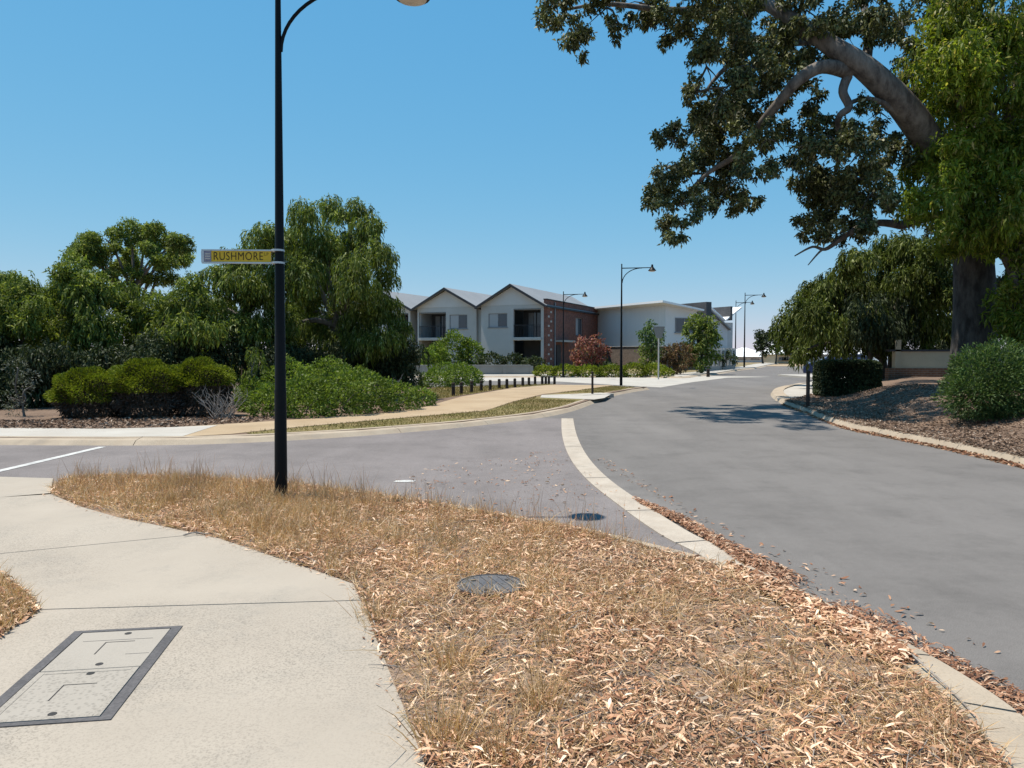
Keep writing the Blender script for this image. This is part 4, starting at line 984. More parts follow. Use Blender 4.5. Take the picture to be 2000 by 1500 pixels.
cover('low green shrubs behind the left bollards', [(850, 757, 34, 30), (900, 752, 34, 40), (870, 747, 40, 36), (925, 748, 18, 26)], 'cover_leaf', 4000, (0.09, 0.16))
cover('clump of mid green shrubs behind the pole base', [(580, 772, 40, 64), (440, 790, 30, 60)], 'cover_leaf', 5500, (0.07, 0.13))
# garden plants by the houses
cover('large bright green shrub in front of the white gabled houses', [(850, 727, 26, 52), (885, 726, 34, 74), (918, 726, 26, 60), (840, 728, 18, 40)], 'cover_leaf', 1700, (0.16, 0.28), 'garden_shrub')
cover('dark trimmed hedge behind the low grey garden wall', [(960, 728, 26, 36), (1005, 728, 26, 34), (1045, 727, 22, 28)], 'dark_leaf', 1700, (0.16, 0.28), 'garden_hedge')
cover('low yellow green groundcover along the house footpath', [(1065, 734, 22, 18), (1105, 734, 26, 19), (1150, 734, 26, 18), (1195, 734, 26, 19), (1240, 734, 26, 22), (1280, 734, 24, 22), (1300, 735, 16, 14)], 'hedge_leaf', 2200, (0.14, 0.24), 'groundcover_hedge')
def small_tree(label, px, py, lst, mat, r=0.08, k=620, d=None, name='street_tree', L=(0.16, 0.28), cat='tree'):
    b = G(px, py, VZ); d = b.y; cl = px_clumps(lst, d, 0.6)
    return tree(name, label, b, r, cl, crown_rosette(cl, k, 8, L, 0.45, 0.2), mat, 'dark_bark', 0.5, limbs=7, cat=cat)
small_tree('red leaved shrub against the red brick side wall', 1155, 729, [(1138, 670, 16), (1165, 664, 14), (1150, 690, 22), (1178, 686, 15), (1126, 692, 15), (1160, 705, 20), (1136, 710, 16)], 'red_leaf', 0.06, name='garden_shrub', cat='shrub')
small_tree('dark shrub at the foot of the red leaved shrub', 1150, 728, [(1140, 712, 20), (1170, 712, 20), (1195, 716, 14)], 'dark_leaf', 0.05, name='garden_shrub', cat='shrub')
small_tree('small blue green tree in front of the white clad house', 1272, 731, [(1270, 640, 16), (1262, 655, 18), (1285, 655, 16), (1275, 668, 20)], 'bush_leaf', 0.06)
small_tree('yellow green shrub below the small blue green tree', 1266, 731, [(1262, 685, 18), (1280, 688, 18), (1270, 705, 20)], 'olive_leaf', 0.05, name='garden_shrub', cat='shrub')
small_tree('rust coloured shrub beside the street sign', 1322, 731, [(1310, 685, 18), (1335, 682, 20), (1320, 700, 22), (1345, 700, 16), (1300, 700, 14), (1325, 715, 20)], 'rust_leaf', 0.05, name='garden_shrub', cat='shrub')
small_tree('rounded green street tree in front of the butterfly roof', 1370, 729, [(1362, 628, 20), (1385, 630, 18), (1352, 648, 22), (1380, 652, 24), (1398, 655, 14), (1360, 672, 22), (1385, 676, 20), (1372, 690, 20), (1350, 698, 18), (1392, 698, 16), (1370, 712, 18)], 'olive_leaf', 0.10, 800)
small_tree('dark hedge plant growing behind the picket fence', 1410, 722, [(1400, 695, 14), (1418, 694, 14), (1430, 700, 12), (1410, 706, 14)], 'dark_leaf', 0.05, name='garden_shrub', cat='shrub')
small_tree('dark rounded tree before the far white roofs, left of the pair', 1490, 710, [(1484, 655, 13), (1495, 665, 14), (1484, 675, 13), (1500, 652, 9), (1492, 685, 10)], 'dark_leaf', 0.14, 420, L=(0.25, 0.45))
small_tree('greyish green tree before the far white roofs, right of the pair', 1515, 710, [(1510, 655, 12), (1520, 668, 13), (1512, 680, 12), (1525, 685, 9)], 'olive_leaf', 0.12, 420, L=(0.25, 0.45))

# ================================================================== VEGETATION, RIGHT
# -- the big gum: trunk, leaning limb, branches and leaf clumps
TD = 22.0; tb = Vector(((1906-CX)/F*TD, TD, 0.0)); tb.z = mound_z(tb.x, tb.y)-0.1
gum = empty('big_gum_tree', tb, 0, 'huge old gum tree with a leaning grey limb reaching over the road', 'tree')
def limb(name, pts, rs, n=5, sides=10, wob=0.05):
    P = catmull(wobble([D(*p) for p in pts], wob), n); m = len(P); R = np.interp(np.linspace(0, 1, m), np.linspace(0, 1, len(rs)), rs)
    return MB().tube([p-tb for p in P], list(R), sides, cap=True).build(name, M('gum_bark'), gum, smooth=True)
P = [tb, D(1903, 690, TD), D(1904, 600, TD), D(1900, 500, TD), D(1885, 400, TD)]
PP = catmull(P, 6); mm = len(PP)
MB().tube([p-tb for p in PP], list(np.interp(np.linspace(0, 1, mm), [0, .12, .3, .6, 1], [0.95, 0.70, 0.59, 0.54, 0.48])), 16).build('trunk', M('shaded_trunk_bark'), gum, smooth=True)
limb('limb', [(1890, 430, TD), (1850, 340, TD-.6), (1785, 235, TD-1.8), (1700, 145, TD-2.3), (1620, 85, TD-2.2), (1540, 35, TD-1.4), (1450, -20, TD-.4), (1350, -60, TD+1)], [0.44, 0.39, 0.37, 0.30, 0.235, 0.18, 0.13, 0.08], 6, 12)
limb('limb', [(1660, 140, TD-2.2), (1610, 132, TD-2.4), (1560, 155, TD-2.4), (1530, 190, TD-2.2), (1490, 240, TD-1.6), (1440, 300, TD-.6), (1380, 340, TD), (1330, 390, TD)], [0.20, 0.17, 0.15, 0.13, 0.11, 0.09, 0.06, 0.03])
limb('limb', [(1655, 150, TD-2.2), (1648, 180, TD-2.3), (1655, 210, TD-2.3), (1638, 235, TD-2.2), (1640, 300, TD-1.2), (1620, 370, TD)], [0.13, 0.11, 0.10, 0.08, 0.06, 0.03])
limb('limb', [(1760, 230, TD-2.0), (1725, 200, TD-2.3), (1690, 192, TD-2.3), (1660, 202, TD-2.3)], [0.08, 0.07, 0.06, 0.05])
limb('limb', [(1760, 440, TD-.5), (1720, 434, TD-.5), (1680, 442, TD-.5), (1640, 468, TD-.5), (1615, 485, TD-.5), (1585, 480, TD-.5), (1552, 500, TD-.5)], [0.12, 0.10, 0.09, 0.07, 0.05, 0.035, 0.015])
limb('limb', [(1615, 485, TD-.5), (1600, 490, TD-.5), (1578, 518, TD-.5)], [0.035, 0.03, 0.012])
limb('limb', [(1880, 430, TD), (1830, 420, TD-.3), (1760, 440, TD-.5)], [0.16, 0.14, 0.12])
limb('limb', [(1500, 10, TD+1), (1400, 20, TD+1), (1300, 20, TD+.6), (1180, 10, TD+.5), (1100, 20, TD+.5)], [0.16, 0.12, 0.09, 0.06, 0.03])
limb('limb', [(1600, 80, TD+.8), (1500, 90, TD+.5), (1420, 130, TD+.4), (1370, 190, TD+.4)], [0.12, 0.10, 0.07, 0.03])
limb('limb', [(1690, 130, TD+.3), (1700, 60, TD+.8), (1680, -20, TD+1.5)], [0.16, 0.12, 0.08])
limb('limb', [(1885, 410, TD), (1890, 250, TD+.5), (1870, 80, TD+1), (1850, -80, TD+2), (1800, -250, TD+2)], [0.5, 0.42, 0.34, 0.26, 0.12])
GC = [(1080, 8, 34), (1112, 55, 28), (1130, 88, 24), (1185, 15, 34), (1208, 45, 20), (1250, 5, 36), (1290, 30, 30), (1300, 58, 20), (1345, 15, 34), (1335, 70, 14),
      (1390, 60, 30), (1420, 100, 36), (1380, 130, 30), (1360, 180, 26), (1420, 170, 38), (1475, 130, 36), (1480, 70, 30), (1530, 110, 36), (1560, 70, 30), (1590, 110, 30),
      (1390, 230, 36), (1440, 230, 36), (1500, 190, 32), (1370, 280, 38), (1420, 290, 36), (1470, 270, 34), (1320, 280, 26), (1300, 330, 32), (1345, 340, 36), (1400, 350, 34), (1450, 340, 30), (1290, 380, 24), (1330, 400, 32), (1375, 405, 26), (1305, 440, 22), (1320, 462, 14), (1430, 395, 24), (1465, 385, 18), (1495, 320, 20),
      (1575, 200, 22), (1595, 225, 20), (1560, 290, 30), (1600, 270, 34), (1640, 280, 36), (1680, 300, 30), (1570, 340, 32), (1620, 330, 40), (1665, 345, 40), (1600, 385, 34), (1650, 400, 38), (1700, 380, 32), (1545, 320, 20), (1690, 430, 26), (1620, 440, 26), (1590, 435, 22), (1570, 455, 14),
      (1640, 40, 36), (1600, 30, 30), (1690, 20, 36), (1735, 25, 32), (1765, 60, 28), (1785, 110, 32), (1770, 165, 26), (1790, 200, 24), (1730, 260, 26), (1755, 300, 26), (1720, 220, 18), (1690, 200, 14)]
cl = px_clumps(GC+[(1450, 20, 34), (1520, 45, 34), (1575, 20, 34), (1700, 60, 26), (1500, 150, 32), (1560, 150, 26), (1450, 60, 34), (1400, 20, 34), (1440, 190, 32), (1380, 90, 28), (1540, 250, 22), (1500, 270, 26), (1660, 260, 26), (1700, 340, 28), (1730, 400, 26), (1640, 455, 20), (1680, 455, 20)], TD-0.9, 2.3, 1.3)
BACKC = [(1830, 20, 60), (1900, 60, 70), (1980, 40, 70), (1850, 120, 56), (1930, 150, 66), (2010, 150, 70), (1860, 220, 56), (1950, 250, 66), (1880, 320, 56), (1960, 350, 60), (1840, 300, 44), (1800, 420, 36), (1850, 430, 46), (1930, 450, 50), (2000, 430, 60), (1980, 540, 40), (1815, 350, 36), (2040, 300, 70), (2040, 540, 50)]
clb = px_clumps(BACKC, TD+2.2, 1.2)
over = []
for k in range(34):
    px = random.uniform(1100, 2050); py = random.uniform(-330, -20)*(0.35+0.65*min(1, (px-1000)/700)); over.append((px, py, random.uniform(34, 52)))
cl2 = px_clumps(over, TD+3.0, 2.2)+px_clumps([(1090, -40, 40), (1150, -90, 44), (1210, -50, 40), (1260, -120, 46), (1300, -60, 44), (1350, -140, 46), (1400, -80, 44), (1130, -150, 40), (1450, -160, 48), (1230, -190, 44), (1330, -210, 46), (1500, -90, 46)], TD-2.4, 1.5)+px_clumps([(1120, -90, 56), (1180, -140, 60), (1250, -100, 60), (1320, -150, 64), (1390, -110, 60), (1450, -170, 64), (1200, -230, 60), (1300, -250, 60), (1400, -240, 60), (1500, -140, 60), (1090, -170, 56), (1540, -220, 60)], 18.6, 1.6)  # later lists: unseen clumps above the view, added to cast shadow on the road
foliage('crown', merge([crown_rosette(sub(cl, 5, .46, .95), 3500, 10, (0.08, 0.15), 0.48, 0.10, 0.3), crown_rosette(cl2, 1000, 9, (0.12, 0.2), 0.45, 0.14), crown_rosette(sub(clb, 4, .6), 1300, 9, (0.11, 0.19), 0.45, 0.14)]), 'gum_leaf', gum, origin=tb)
# fine hanging twigs
tw = MB()
for c, r in cl:
    for q in range(3):
        e = c+Vector((random.uniform(-1, 1), random.uniform(-.5, .5), random.uniform(-1.1, .4)))*r; tw.tube([c, c.lerp(e, .5)+Vector((random.uniform(-.06, .06), 0, .05)), e], [0.022, 0.014, 0.006], 4, cap=False)
for i in range(len(cl)-1):
    if (cl[i][0]-cl[i+1][0]).length < 1.4: a, b = cl[i][0], cl[i+1][0]; tw.tube([a, a.lerp(b, .5)+Vector((0, 0, random.uniform(.0, .15))), b], [0.03, 0.026, 0.022], 5, cap=False)
tw.v = [tuple(Vector(v)-tb) for v in tw.v]; tag(tw.build('twigs', M('dark_bark'), gum), kind='stuff')
# -- bright hanging foliage tree in front of the trunk
BD = 20.0; bb = Vector(((2050-CX)/F*BD, BD+0.8, 0)); bb.z = mound_z(bb.x, bb.y)-0.05
BC = [(1850, 50, 60), (1920, 30, 70), (1980, 60, 70), (1830, 130, 46), (1890, 140, 66), (1960, 150, 70), (1850, 210, 46), (1920, 230, 60), (1990, 230, 60), (1850, 290, 46), (1900, 310, 56), (1960, 320, 60), (1790, 350, 36), (1840, 360, 46), (1900, 390, 52), (1970, 400, 60), (1770, 400, 30), (1830, 420, 40), (1880, 450, 40), (1940, 470, 48), (2000, 480, 50), (1990, 560, 40), (1960, 600, 34), (2010, 640, 44), (1860, 480, 26), (2060, 100, 80), (2060, 300, 80), (2070, 480, 70), (1930, -60, 80), (2040, -60, 80)]
cl = px_clumps(BC, BD, 0.9)
tree('bright_leaved_tree', 'bright green leafy tree hanging over the right edge in front of the big trunk', bb, 0.2, cl, merge([crown_weep(sub(cl, 6, .5, 1.0), 150, 7, (0.2, 0.5), (0.10, 0.20), 0.28, 0.9), crown_rosette(sub(cl, 7, .48, 1.0), 1900, 10, (0.10, 0.20), 0.32, 0.17, .1)]), 'bright_leaf', 'gum_bark', 0.6, limbs=12)
# -- dark willow-like tree over the hedge
WC = [(1545, 625, 26), (1570, 605, 28), (1560, 650, 26), (1590, 570, 30), (1600, 620, 34), (1580, 675, 24), (1625, 560, 36), (1640, 610, 44), (1620, 660, 34), (1670, 520, 36), (1680, 570, 44), (1690, 630, 44), (1725, 500, 40), (1740, 560, 46), (1740, 620, 46), (1780, 490, 40), (1790, 550, 46), (1800, 620, 44), (1830, 500, 40), (1840, 570, 44), (1830, 650, 34), (1660, 665, 24), (1700, 680, 20), (1745, 680, 22), (1545, 670, 16), (1870, 560, 40), (1870, 640, 36), (1560, 695, 14)]
cl = px_clumps(WC, 32.5, 2.6)
tree('weeping_tree', 'wide dark weeping tree arching over the clipped hedge on the right', pxg(1722, 33), 0.2, cl, merge([crown_weep(sub(cl, 5, .55), 260, 10, (0.35, 0.9), (0.13, 0.24), 0.25), crown_rosette(sub(cl), 1100, 8, (.13, .23), .3, .2, .6)]), 'willow_leaf', 'dark_bark', 0.42, limbs=14)
for i, (px, lab) in enumerate(((1695, 'slim dark trunk left of the cream panel wall'), (1737, 'slim dark trunk beside the post of the cream panel wall'))):
    d = 31.5+i*0.4; b = pxg(px, d); cl = px_clumps([(px-15, 640, 36), (px+20, 630, 36), (px, 600, 40)], d, .5)
    tree('slim_tree', lab, b, 0.10, cl, crown_weep(cl, 240, 10, (0.5, 1.0), (0.13, 0.24), 0.26), 'dark_leaf', 'dark_bark', 0.9, limbs=4)
# -- shaded bank of shrubs behind the trunk
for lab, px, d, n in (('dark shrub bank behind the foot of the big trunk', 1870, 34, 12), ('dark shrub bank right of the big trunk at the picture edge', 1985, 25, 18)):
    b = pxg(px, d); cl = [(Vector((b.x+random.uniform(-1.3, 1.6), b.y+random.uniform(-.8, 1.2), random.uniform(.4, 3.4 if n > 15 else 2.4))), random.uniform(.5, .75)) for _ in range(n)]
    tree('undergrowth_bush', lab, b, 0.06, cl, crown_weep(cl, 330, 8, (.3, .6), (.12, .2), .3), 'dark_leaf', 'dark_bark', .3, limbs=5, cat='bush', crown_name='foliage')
# -- clipped dark hedge
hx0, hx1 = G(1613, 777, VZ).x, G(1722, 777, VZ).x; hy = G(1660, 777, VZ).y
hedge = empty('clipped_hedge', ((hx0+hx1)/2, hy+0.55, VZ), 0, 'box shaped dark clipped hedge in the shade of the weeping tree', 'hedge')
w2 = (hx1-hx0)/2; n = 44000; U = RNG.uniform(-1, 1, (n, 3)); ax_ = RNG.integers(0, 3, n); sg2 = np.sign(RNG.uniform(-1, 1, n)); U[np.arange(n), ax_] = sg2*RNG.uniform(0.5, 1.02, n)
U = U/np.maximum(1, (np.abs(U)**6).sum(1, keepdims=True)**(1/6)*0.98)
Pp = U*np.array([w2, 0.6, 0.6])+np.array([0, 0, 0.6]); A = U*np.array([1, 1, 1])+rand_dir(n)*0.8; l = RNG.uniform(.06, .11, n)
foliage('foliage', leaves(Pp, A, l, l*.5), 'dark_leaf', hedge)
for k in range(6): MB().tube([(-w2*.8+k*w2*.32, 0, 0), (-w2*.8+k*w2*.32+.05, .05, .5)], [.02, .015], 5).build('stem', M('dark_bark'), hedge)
# -- green bush on the mulch
bd = 14.9; bp = Vector(((1938-CX)/F*bd, bd, 0)); bp.z = mound_z(bp.x, bp.y)
bush = empty('rounded_bush', bp, 0, 'rounded mid green bush on the mulch at the right edge', 'bush')
cl = [((0, 0, .62), (.82, .8, .78)), ((-.5, -.1, .4), (.5, .55, .52)), ((.5, -.2, .5), (.6, .6, .7)), ((.1, -.35, .35), (.6, .5, .5)), ((.95, .1, .5), (.7, .7, .75)), ((-.25, .1, .85), (.45, .5, .5)), ((.3, .1, 1.0), (.5, .5, .5))]
foliage('foliage', crown_shell(cl, 9000, (.05, .10), .3, .35, rnd=.7, zmin=0.0), 'bush_leaf', bush)
for k in range(8):
    a = random.uniform(0, 6.28); MB().tube([(0.1*math.cos(a), .1*math.sin(a), 0), (.5*math.cos(a), .4*math.sin(a), .5)], [.02, .01], 5).build('stem', M('dark_bark'), bush)
# small far shrubs along the right of the road
cover('low green shrubs beside the far right kerb', [(1590, 712, 12, 10), (1605, 715, 14, 12), (1625, 716, 12, 12), (1575, 710, 8, 8)], 'cover_leaf', 500, (0.2, 0.35))

# ================================================================== GROUND LITTER AND DRY GRASS
def nz2(X, Y, s, ph=0):
    return (np.sin(X*1.7*s+ph)+np.sin(Y*2.3*s+1.3*ph)+np.sin((X+Y)*1.3*s+2.1+ph)+np.sin((X*0.8-Y*1.6)*s+4.2+ph))/4
VP = [(p.x, p.y) for p in VERGE]
vis = [p for p in VP]
def litter(name, poly, n, z, mat, L=(0.045, 0.10), W=(0.012, 0.022), lift=0.03, thin=None, label=None):
    S = scatter(poly, n); X, Y = S[:, 0], S[:, 1]
    if thin is not None: mk = thin(X, Y); X, Y = X[mk], Y[mk]
    m = len(X); a = RNG.uniform(0, 2*np.pi, m); A = np.c_[np.cos(a), np.sin(a), RNG.normal(0, 0.22, m)]
    P = np.c_[X, Y, z+RNG.uniform(0.004, lift, m)]; u_ = RNG.uniform(0, 1, m)**1.9; l = L[0]+(L[1]-L[0])*u_; w = (W[0]+(W[1]-W[0])*u_)*RNG.uniform(.6, 1.15, m)
    # curled leaf: three cross rows, raised in the middle
    A = unit(A); B = unit(np.cross(A, np.c_[RNG.normal(0, .35, m), RNG.normal(0, .35, m), np.ones(m)])); N = np.cross(B, A)
    cur = RNG.uniform(-.12, .30, m)[:, None]*l[:, None]; side_ = RNG.uniform(-.25, .25, m)[:, None]*l[:, None]
    lm, wm = l[:, None], w[:, None]
    r0 = P-A*lm*.5; r1 = P-A*lm*.12+N*cur*.7+B*side_*.6; r2 = P+A*lm*.2+N*cur*.6+B*side_*.7; r3 = P+A*lm*.5
    V = np.stack([r0-B*wm*.08, r0+B*wm*.08, r1-B*wm*.5, r1+B*wm*.5+N*wm*.15, r2-B*wm*.42, r2+B*wm*.42+N*wm*.15, r3-B*wm*.05, r3+B*wm*.05], 1).reshape(-1, 3)
    V[:, 2] = np.maximum(V[:, 2], z+0.002)
    k = np.arange(m)[:, None]*8; Q = np.concatenate([k+np.array([[0, 1, 3, 2]]), k+np.array([[2, 3, 5, 4]]), k+np.array([[4, 5, 7, 6]])], 1).reshape(-1, 4)
    o = put(name, np_mesh(name, V, Q), M(mat)); tag(o, label, 'leaf litter', kind='stuff'); return o
man = [(G(958, 1146, VZ), 0.20)]
def off_man(X, Y):
    mk = np.ones(len(X), bool)
    for c, r in man: mk &= ((X-c.x)**2+(Y-c.y)**2) > r*r
    return mk
bare = [(G(960, 1245, VZ), 0.35), (G(1480, 1290, VZ), 0.28), (G(1480, 1380, VZ), 0.22)]
def thin_verge(X, Y):
    pr = 0.50+0.55*nz2(X, Y, 2.2)+0.35*nz2(X, Y, 5.5, 3)
    for c, r in bare: pr = pr*(1-0.75*np.exp(-((X-c.x)**2+(Y-c.y)**2)/(r*r)))
    return off_man(X, Y) & (RNG.uniform(0, 1, len(X)) < pr+0.12)
litter('leaf_litter', vis, 100000, VZ-0.01, 'litter_leaf', L=(0.018, 0.095), W=(0.004, 0.015), thin=thin_verge, label='thick layer of curled tan gum leaves over the near verge', lift=0.045)
band = [G(1236, 974), G(1330, 1010), G(1420, 1058), G(1520, 1108), G(1640, 1162), G(1760, 1220), G(1880, 1292), G(2000, 1362), G(2150, 1465)]
edge = GL([(1250, 986), (1320, 1022), (1400, 1070), (1450, 1105)])+[p+Vector((0.02, 0.02, 0)) for p in GL(KERB_E[2:9], 0.05)]
edge_xy = np.array([[p.x, p.y] for p in edge])
def drift(X, Y):
    d = np.full(len(X), 9.0)
    for a, b in zip(edge_xy[:-1], edge_xy[1:]):
        t = np.clip(((X-a[0])*(b-a)[0]+(Y-a[1])*(b-a)[1])/((b-a)**2).sum(), 0, 1); d = np.minimum(d, np.hypot(X-a[0]-t*(b-a)[0], Y-a[1]-t*(b-a)[1]))
    return RNG.uniform(0, 1, len(X)) < np.clip(1.1-d/(0.30+0.06*np.clip(6.5-Y, 0, 4))+0.5*nz2(X, Y, 3.0, 1), 0.03, 0.9)
litter('gutter_litter', [(p.x, p.y) for p in band+edge[::-1]], 20000, 0.004, 'red_litter', L=(.025, .085), W=(.006, .016), thin=drift, label='red brown leaves drifted along the gutter of the near kerb', lift=0.03)
kerb_cover = [p for p in GL([(1420, 1100), (1460, 1116), (1540, 1150), (1650, 1205), (1760, 1262), (1790, 1290), (1740, 1300), (1620, 1235), (1500, 1165), (1430, 1120)], VZ)]
litter('kerb_litter', [(p.x, p.y) for p in kerb_cover], 5200, VZ, 'litter_leaf', label='leaf litter lying over the middle of the near kerb', lift=0.02)
side_sc = GL([(760, 930), (950, 895), (1090, 880), (1160, 930), (1260, 1000), (1300, 1050), (1120, 1020), (950, 995), (820, 970)])
litter('scattered_leaves', [(p.x, p.y) for p in side_sc], 900, 0.006, 'red_litter', L=(.03, .07), label='sparse fallen leaves on the side street by the flush strip', lift=0.015, thin=lambda X, Y: RNG.uniform(0, 1, len(X)) < 0.45+.5*nz2(X, Y, 3))
edge_sc = GL([(1160, 900), (1300, 985), (1500, 1085), (1750, 1200), (2000, 1340), (2000, 1300), (1700, 1150), (1400, 1020), (1180, 895)])
litter('road_edge_leaves', [(p.x, p.y) for p in edge_sc], 160, 0.002, 'red_litter', L=(.03, .07), label='few loose leaves on the main road beside the drift', lift=0.012)
path_sc = [(p.x, p.y) for p in pathE[:13]]; path_sc2 = [(p.x-0.07, p.y-0.04) for p in pathE[:13]]
litter('path_edge_leaves', path_sc+path_sc2[::-1], 90, VZ+0.001, 'litter_leaf', L=(.02, .06), W=(.005, .012), label='leaf bits fallen on the footpath edge', lift=0.006)
# mulch chips on the right mound and leaves at its kerb
S = []; rr = RNG
idx = rr.integers(0, len(NB)-1, 34000); tt = rr.uniform(0, 1, 34000); dd_ = rr.uniform(0, 1, 34000)**1.4*9+.1
PX = np.array([[p.x, p.y] for p in NB]); base_ = PX[idx]*(1-tt[:, None])+PX[idx+1]*tt[:, None]; XY = base_+np.array([[.52, .85]])*dd_[:, None]
Z = np.array([mound(x, y, d) for (x, y), d in zip(XY, dd_)])
a = rr.uniform(0, 6.28, 34000); A = np.c_[np.cos(a), np.sin(a), rr.normal(0, .3, 34000)]; l = rr.uniform(.03, .085, 34000)
o = foliage('bark_mulch', leaves(np.c_[XY, Z+rr.uniform(0.005, .035, 34000)], A, l, l*.3, 0.0, 0.1), 'bark_chip', None, 'stuff'); tag(o, 'brown bark mulch and leaf chips covering the right mound', 'mulch')
idx = rr.integers(24, len(RKC)-2, 5200); tt = rr.uniform(0, 1, 5200); PX = np.array([[p.x, p.y] for p in RKC]); XY = PX[idx]*(1-tt[:, None])+PX[idx+1]*tt[:, None]-np.array([[.52, .85]])*(rr.uniform(-.03, .28, 5200)**1)[:, None]
a = rr.uniform(0, 6.28, 5200); A = np.c_[np.cos(a), np.sin(a), rr.normal(0, .2, 5200)]; l = rr.uniform(.04, .1, 5200)
o = foliage('kerbside_leaves', leaves(np.c_[XY, rr.uniform(.004, .03, 5200)], A, l, l*.3, 0, .1), 'red_litter', None, 'stuff'); tag(o, 'brown leaves gathered along the right kerb', 'leaf litter')
# mulch strip by the left path
S = scatter([(p.x, p.y) for p in GL([(-300, 820), (0, 822), (450, 816), (560, 814), (480, 826), (330, 835), (200, 838), (-300, 836)], VZ)], 6000)
a = rr.uniform(0, 6.28, 6000); l = rr.uniform(.05, .12, 6000)
o = foliage('bark_mulch', leaves(np.c_[S, VZ+rr.uniform(.004, .03, 6000)], np.c_[np.cos(a), np.sin(a), rr.normal(0, .3, 6000)], l, l*.3, 0, .1), 'bark_chip', None, 'stuff'); tag(o, 'brown mulch strip in front of the clipped shrubs', 'mulch')
# dry grass
def grass(name, poly, n, z, mat, h, w, lean, label, bend=0.45, thin=None, tuft=1, tr=0.05):
    S = scatter(poly, n); X, Y = S[:, 0], S[:, 1]
    if thin is not None: mk = thin(X, Y); X, Y = X[mk], Y[mk]
    if tuft > 1:
        hs = np.repeat(RNG.uniform(.55, 1.2, len(X)), tuft); X = np.repeat(X, tuft)+RNG.normal(0, tr, len(X)*tuft); Y = np.repeat(Y, tuft)+RNG.normal(0, tr, len(Y)*tuft)
        mk = in_poly(X, Y, poly); X, Y, hs = X[mk], Y[mk], hs[mk]
    else: hs = np.ones(len(X))
    m = len(X); A = np.c_[RNG.normal(0, lean, m), RNG.normal(0, lean, m), np.ones(m)]
    o = put(name, np_mesh(name, *blades(np.c_[X, Y, np.full(m, z)], A, RNG.uniform(*h, m)*hs, RNG.uniform(*w, m), RNG.uniform(.1, bend, m)[:, None])), M(mat)); tag(o, label, 'grass', kind='stuff'); return o
def denser_back(X, Y):                      # taller, thicker grass to the back and left
    return off_man(X, Y) & (RNG.uniform(0, 1, len(X)) < np.clip(0.12+0.38*(Y-5.2)/2.6+0.45*nz2(X, Y, 1.8, 1.0)+0.2*(X < -1), .04, 1))
grass('dry_grass', vis, 2600, VZ-0.01, 'straw', (.08, .20), (.0022, .0045), .38, 'dry straw coloured grass tufts growing through the near verge', .6, denser_back, 22, .045)
grass('reddish_dry_grass', vis, 700, VZ-0.01, 'reddish_straw', (.10, .22), (.002, .004), .25, 'reddish dry seed stalks among the near verge grass', .4, denser_back, 14, .04)
grass('flattened_straw', vis, 52000, VZ+0.004, 'straw', (.05, .16), (.002, .0042), 2.0, 'flattened straw matted over the near verge', .5, lambda X, Y: off_man(X, Y) & (RNG.uniform(0, 1, len(X)) < .65+.4*nz2(X, Y, 1.6, 2)))
for px_, py_, n_, h_ in ((1060, 1372, 150, .20), (880, 1300, 130, .20), (1450, 1345, 90, .17), (870, 1440, 160, .26), (1090, 1250, 70, .14), (520, 1032, 120, .26), (640, 1010, 80, .22), (1290, 1180, 60, .13), (740, 1210, 80, .2), (980, 1480, 120, .2), (1560, 1330, 60, .14), (330, 985, 80, .22), (780, 1060, 80, .2)):
    g = G(px_, py_, VZ); X = g.x+RNG.normal(0, .055, n_); Y = g.y+RNG.normal(0, .055, n_); A = np.c_[(X-g.x)*5+RNG.normal(0, .12, n_), (Y-g.y)*5+RNG.normal(0, .12, n_), np.ones(n_)]
    o = put('grass_tuft', np_mesh('grass_tuft', *blades(np.c_[X, Y, np.full(n_, VZ-.01)], A, RNG.uniform(.5, 1.15, n_)*h_, RNG.uniform(.002, .0045, n_), RNG.uniform(.1, .6, n_)[:, None])), M('straw')); tag(o, 'single straw coloured grass tuft standing in the leaf litter of the near verge', 'grass', 'straw tufts in the verge', 'stuff')
S = scatter(vis, 420); a = RNG.uniform(0, 6.28, 420); l = RNG.uniform(.06, .26, 420)
tg = MB()
for (x, y), aa, ll in zip(S, a, l):
    e = Vector((math.cos(aa)*ll, math.sin(aa)*ll, random.uniform(-.01, .03))); p0 = Vector((x, y, VZ+.018)); tg.tube([p0, p0+e*.5+Vector((random.uniform(-.01, .01), random.uniform(-.01, .01), .006)), p0+e], [.0028, .0024, .0014], 4)
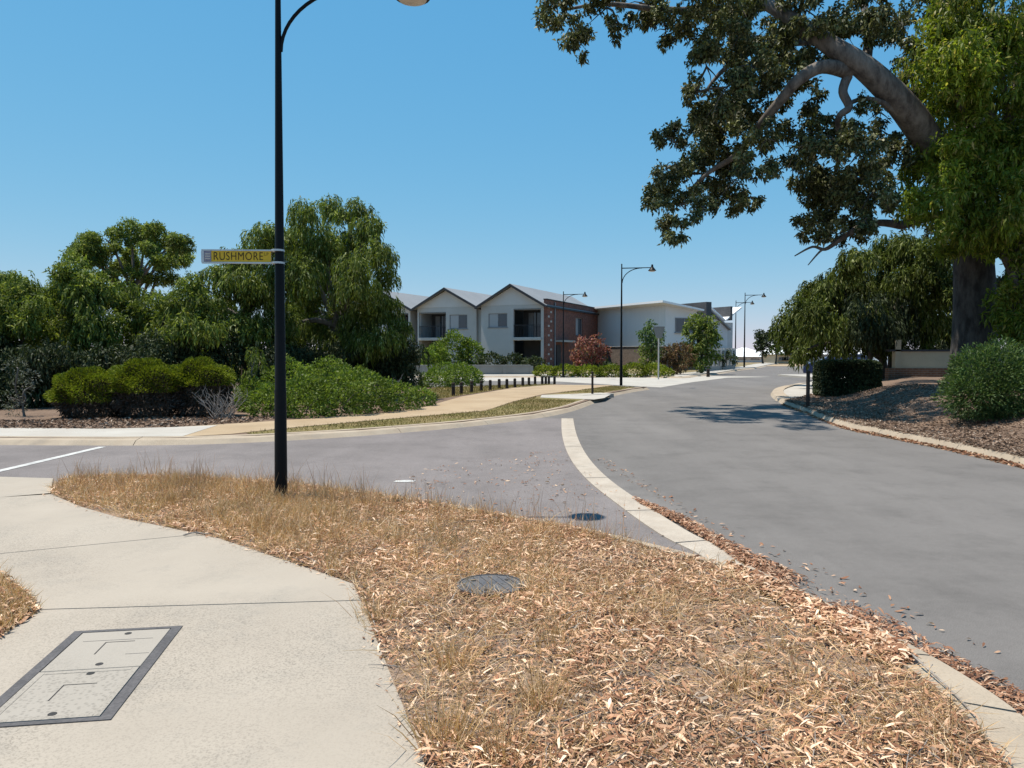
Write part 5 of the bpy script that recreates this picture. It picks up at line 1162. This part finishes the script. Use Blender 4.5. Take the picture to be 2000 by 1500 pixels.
o = tg.build('fallen_sticks', M('dead_wood')); tag(o, 'thin dry sticks strewn through the near verge litter', 'sticks', kind='stuff')
tallp = [(p.x, p.y) for p in GL([(105, 960), (140, 938), (300, 935), (550, 947), (850, 987), (1100, 1032), (1300, 1070), (1200, 1080), (850, 1020), (550, 985), (300, 970)], VZ)]
grass('tall_grass_stalks', tallp, 210, VZ-0.01, 'reddish_straw', (.22, .42), (.0022, .0045), .14, 'tall thin dry stalks along the back kerb of the near verge', .3, None, 5, .03)
grass('wedge_grass', [(p.x, p.y) for p in WEDGE_V], 420, VZ-0.005, 'straw', (.05, .12), (.0025, .005), .5, 'dry grass in the wedge between the footpath arms on the left', .6, None, 14, .05)
litter('wedge_litter', [(p.x, p.y) for p in WEDGE_V], 3000, VZ-0.004, 'litter_leaf', label='fallen leaves in the wedge between the footpath arms', lift=.025)
grass('lawn_grass', [(p.x, p.y) for p in LAWN], 17000, VZ+.004, 'lawn_blade', (.03, .07), (.006, .012), .5, 'patchy mown grass strip between the far path and its kerb', .45, lambda X, Y: ~in_poly(X, Y, RAMP) & (RNG.uniform(0, 1, len(X)) < .75+.5*nz2(X, Y, 1.1)))
grass('lawn_grass', [(p.x, p.y) for p in BLAWN], 6000, VZ+.004, 'lawn_blade', (.04, .09), (.01, .018), .5, 'mown grass behind the row of bollards')
# twigs on the path edge
for (a_, b_, lab) in (((358, 1045), (420, 1040), 'dry fallen twig lying on the footpath edge left of the pole'), ((1762, 1262), (1905, 1400), 'long pale fallen stick lying along the near kerb')):
    A0, B0 = G(*a_, VZ+.015), G(*b_, VZ+.015); t = empty('fallen_twig', A0, 0, lab, 'twig'); m_ = (B0-A0)
    P = catmull([Vector((0, 0, 0)), m_*.35+Vector((.0, .02, .01)), m_*.7+Vector((.01, -.02, 0)), m_], 4)
    MB().tube(P, [.007-.0003*i for i in range(len(P))], 6).build('stem', M('dead_wood'), t)
    MB().tube([m_*.4, m_*.4+Vector((.05, .05, .01))], [.004, .002], 5).build('side_shoot', M('dead_wood'), t)
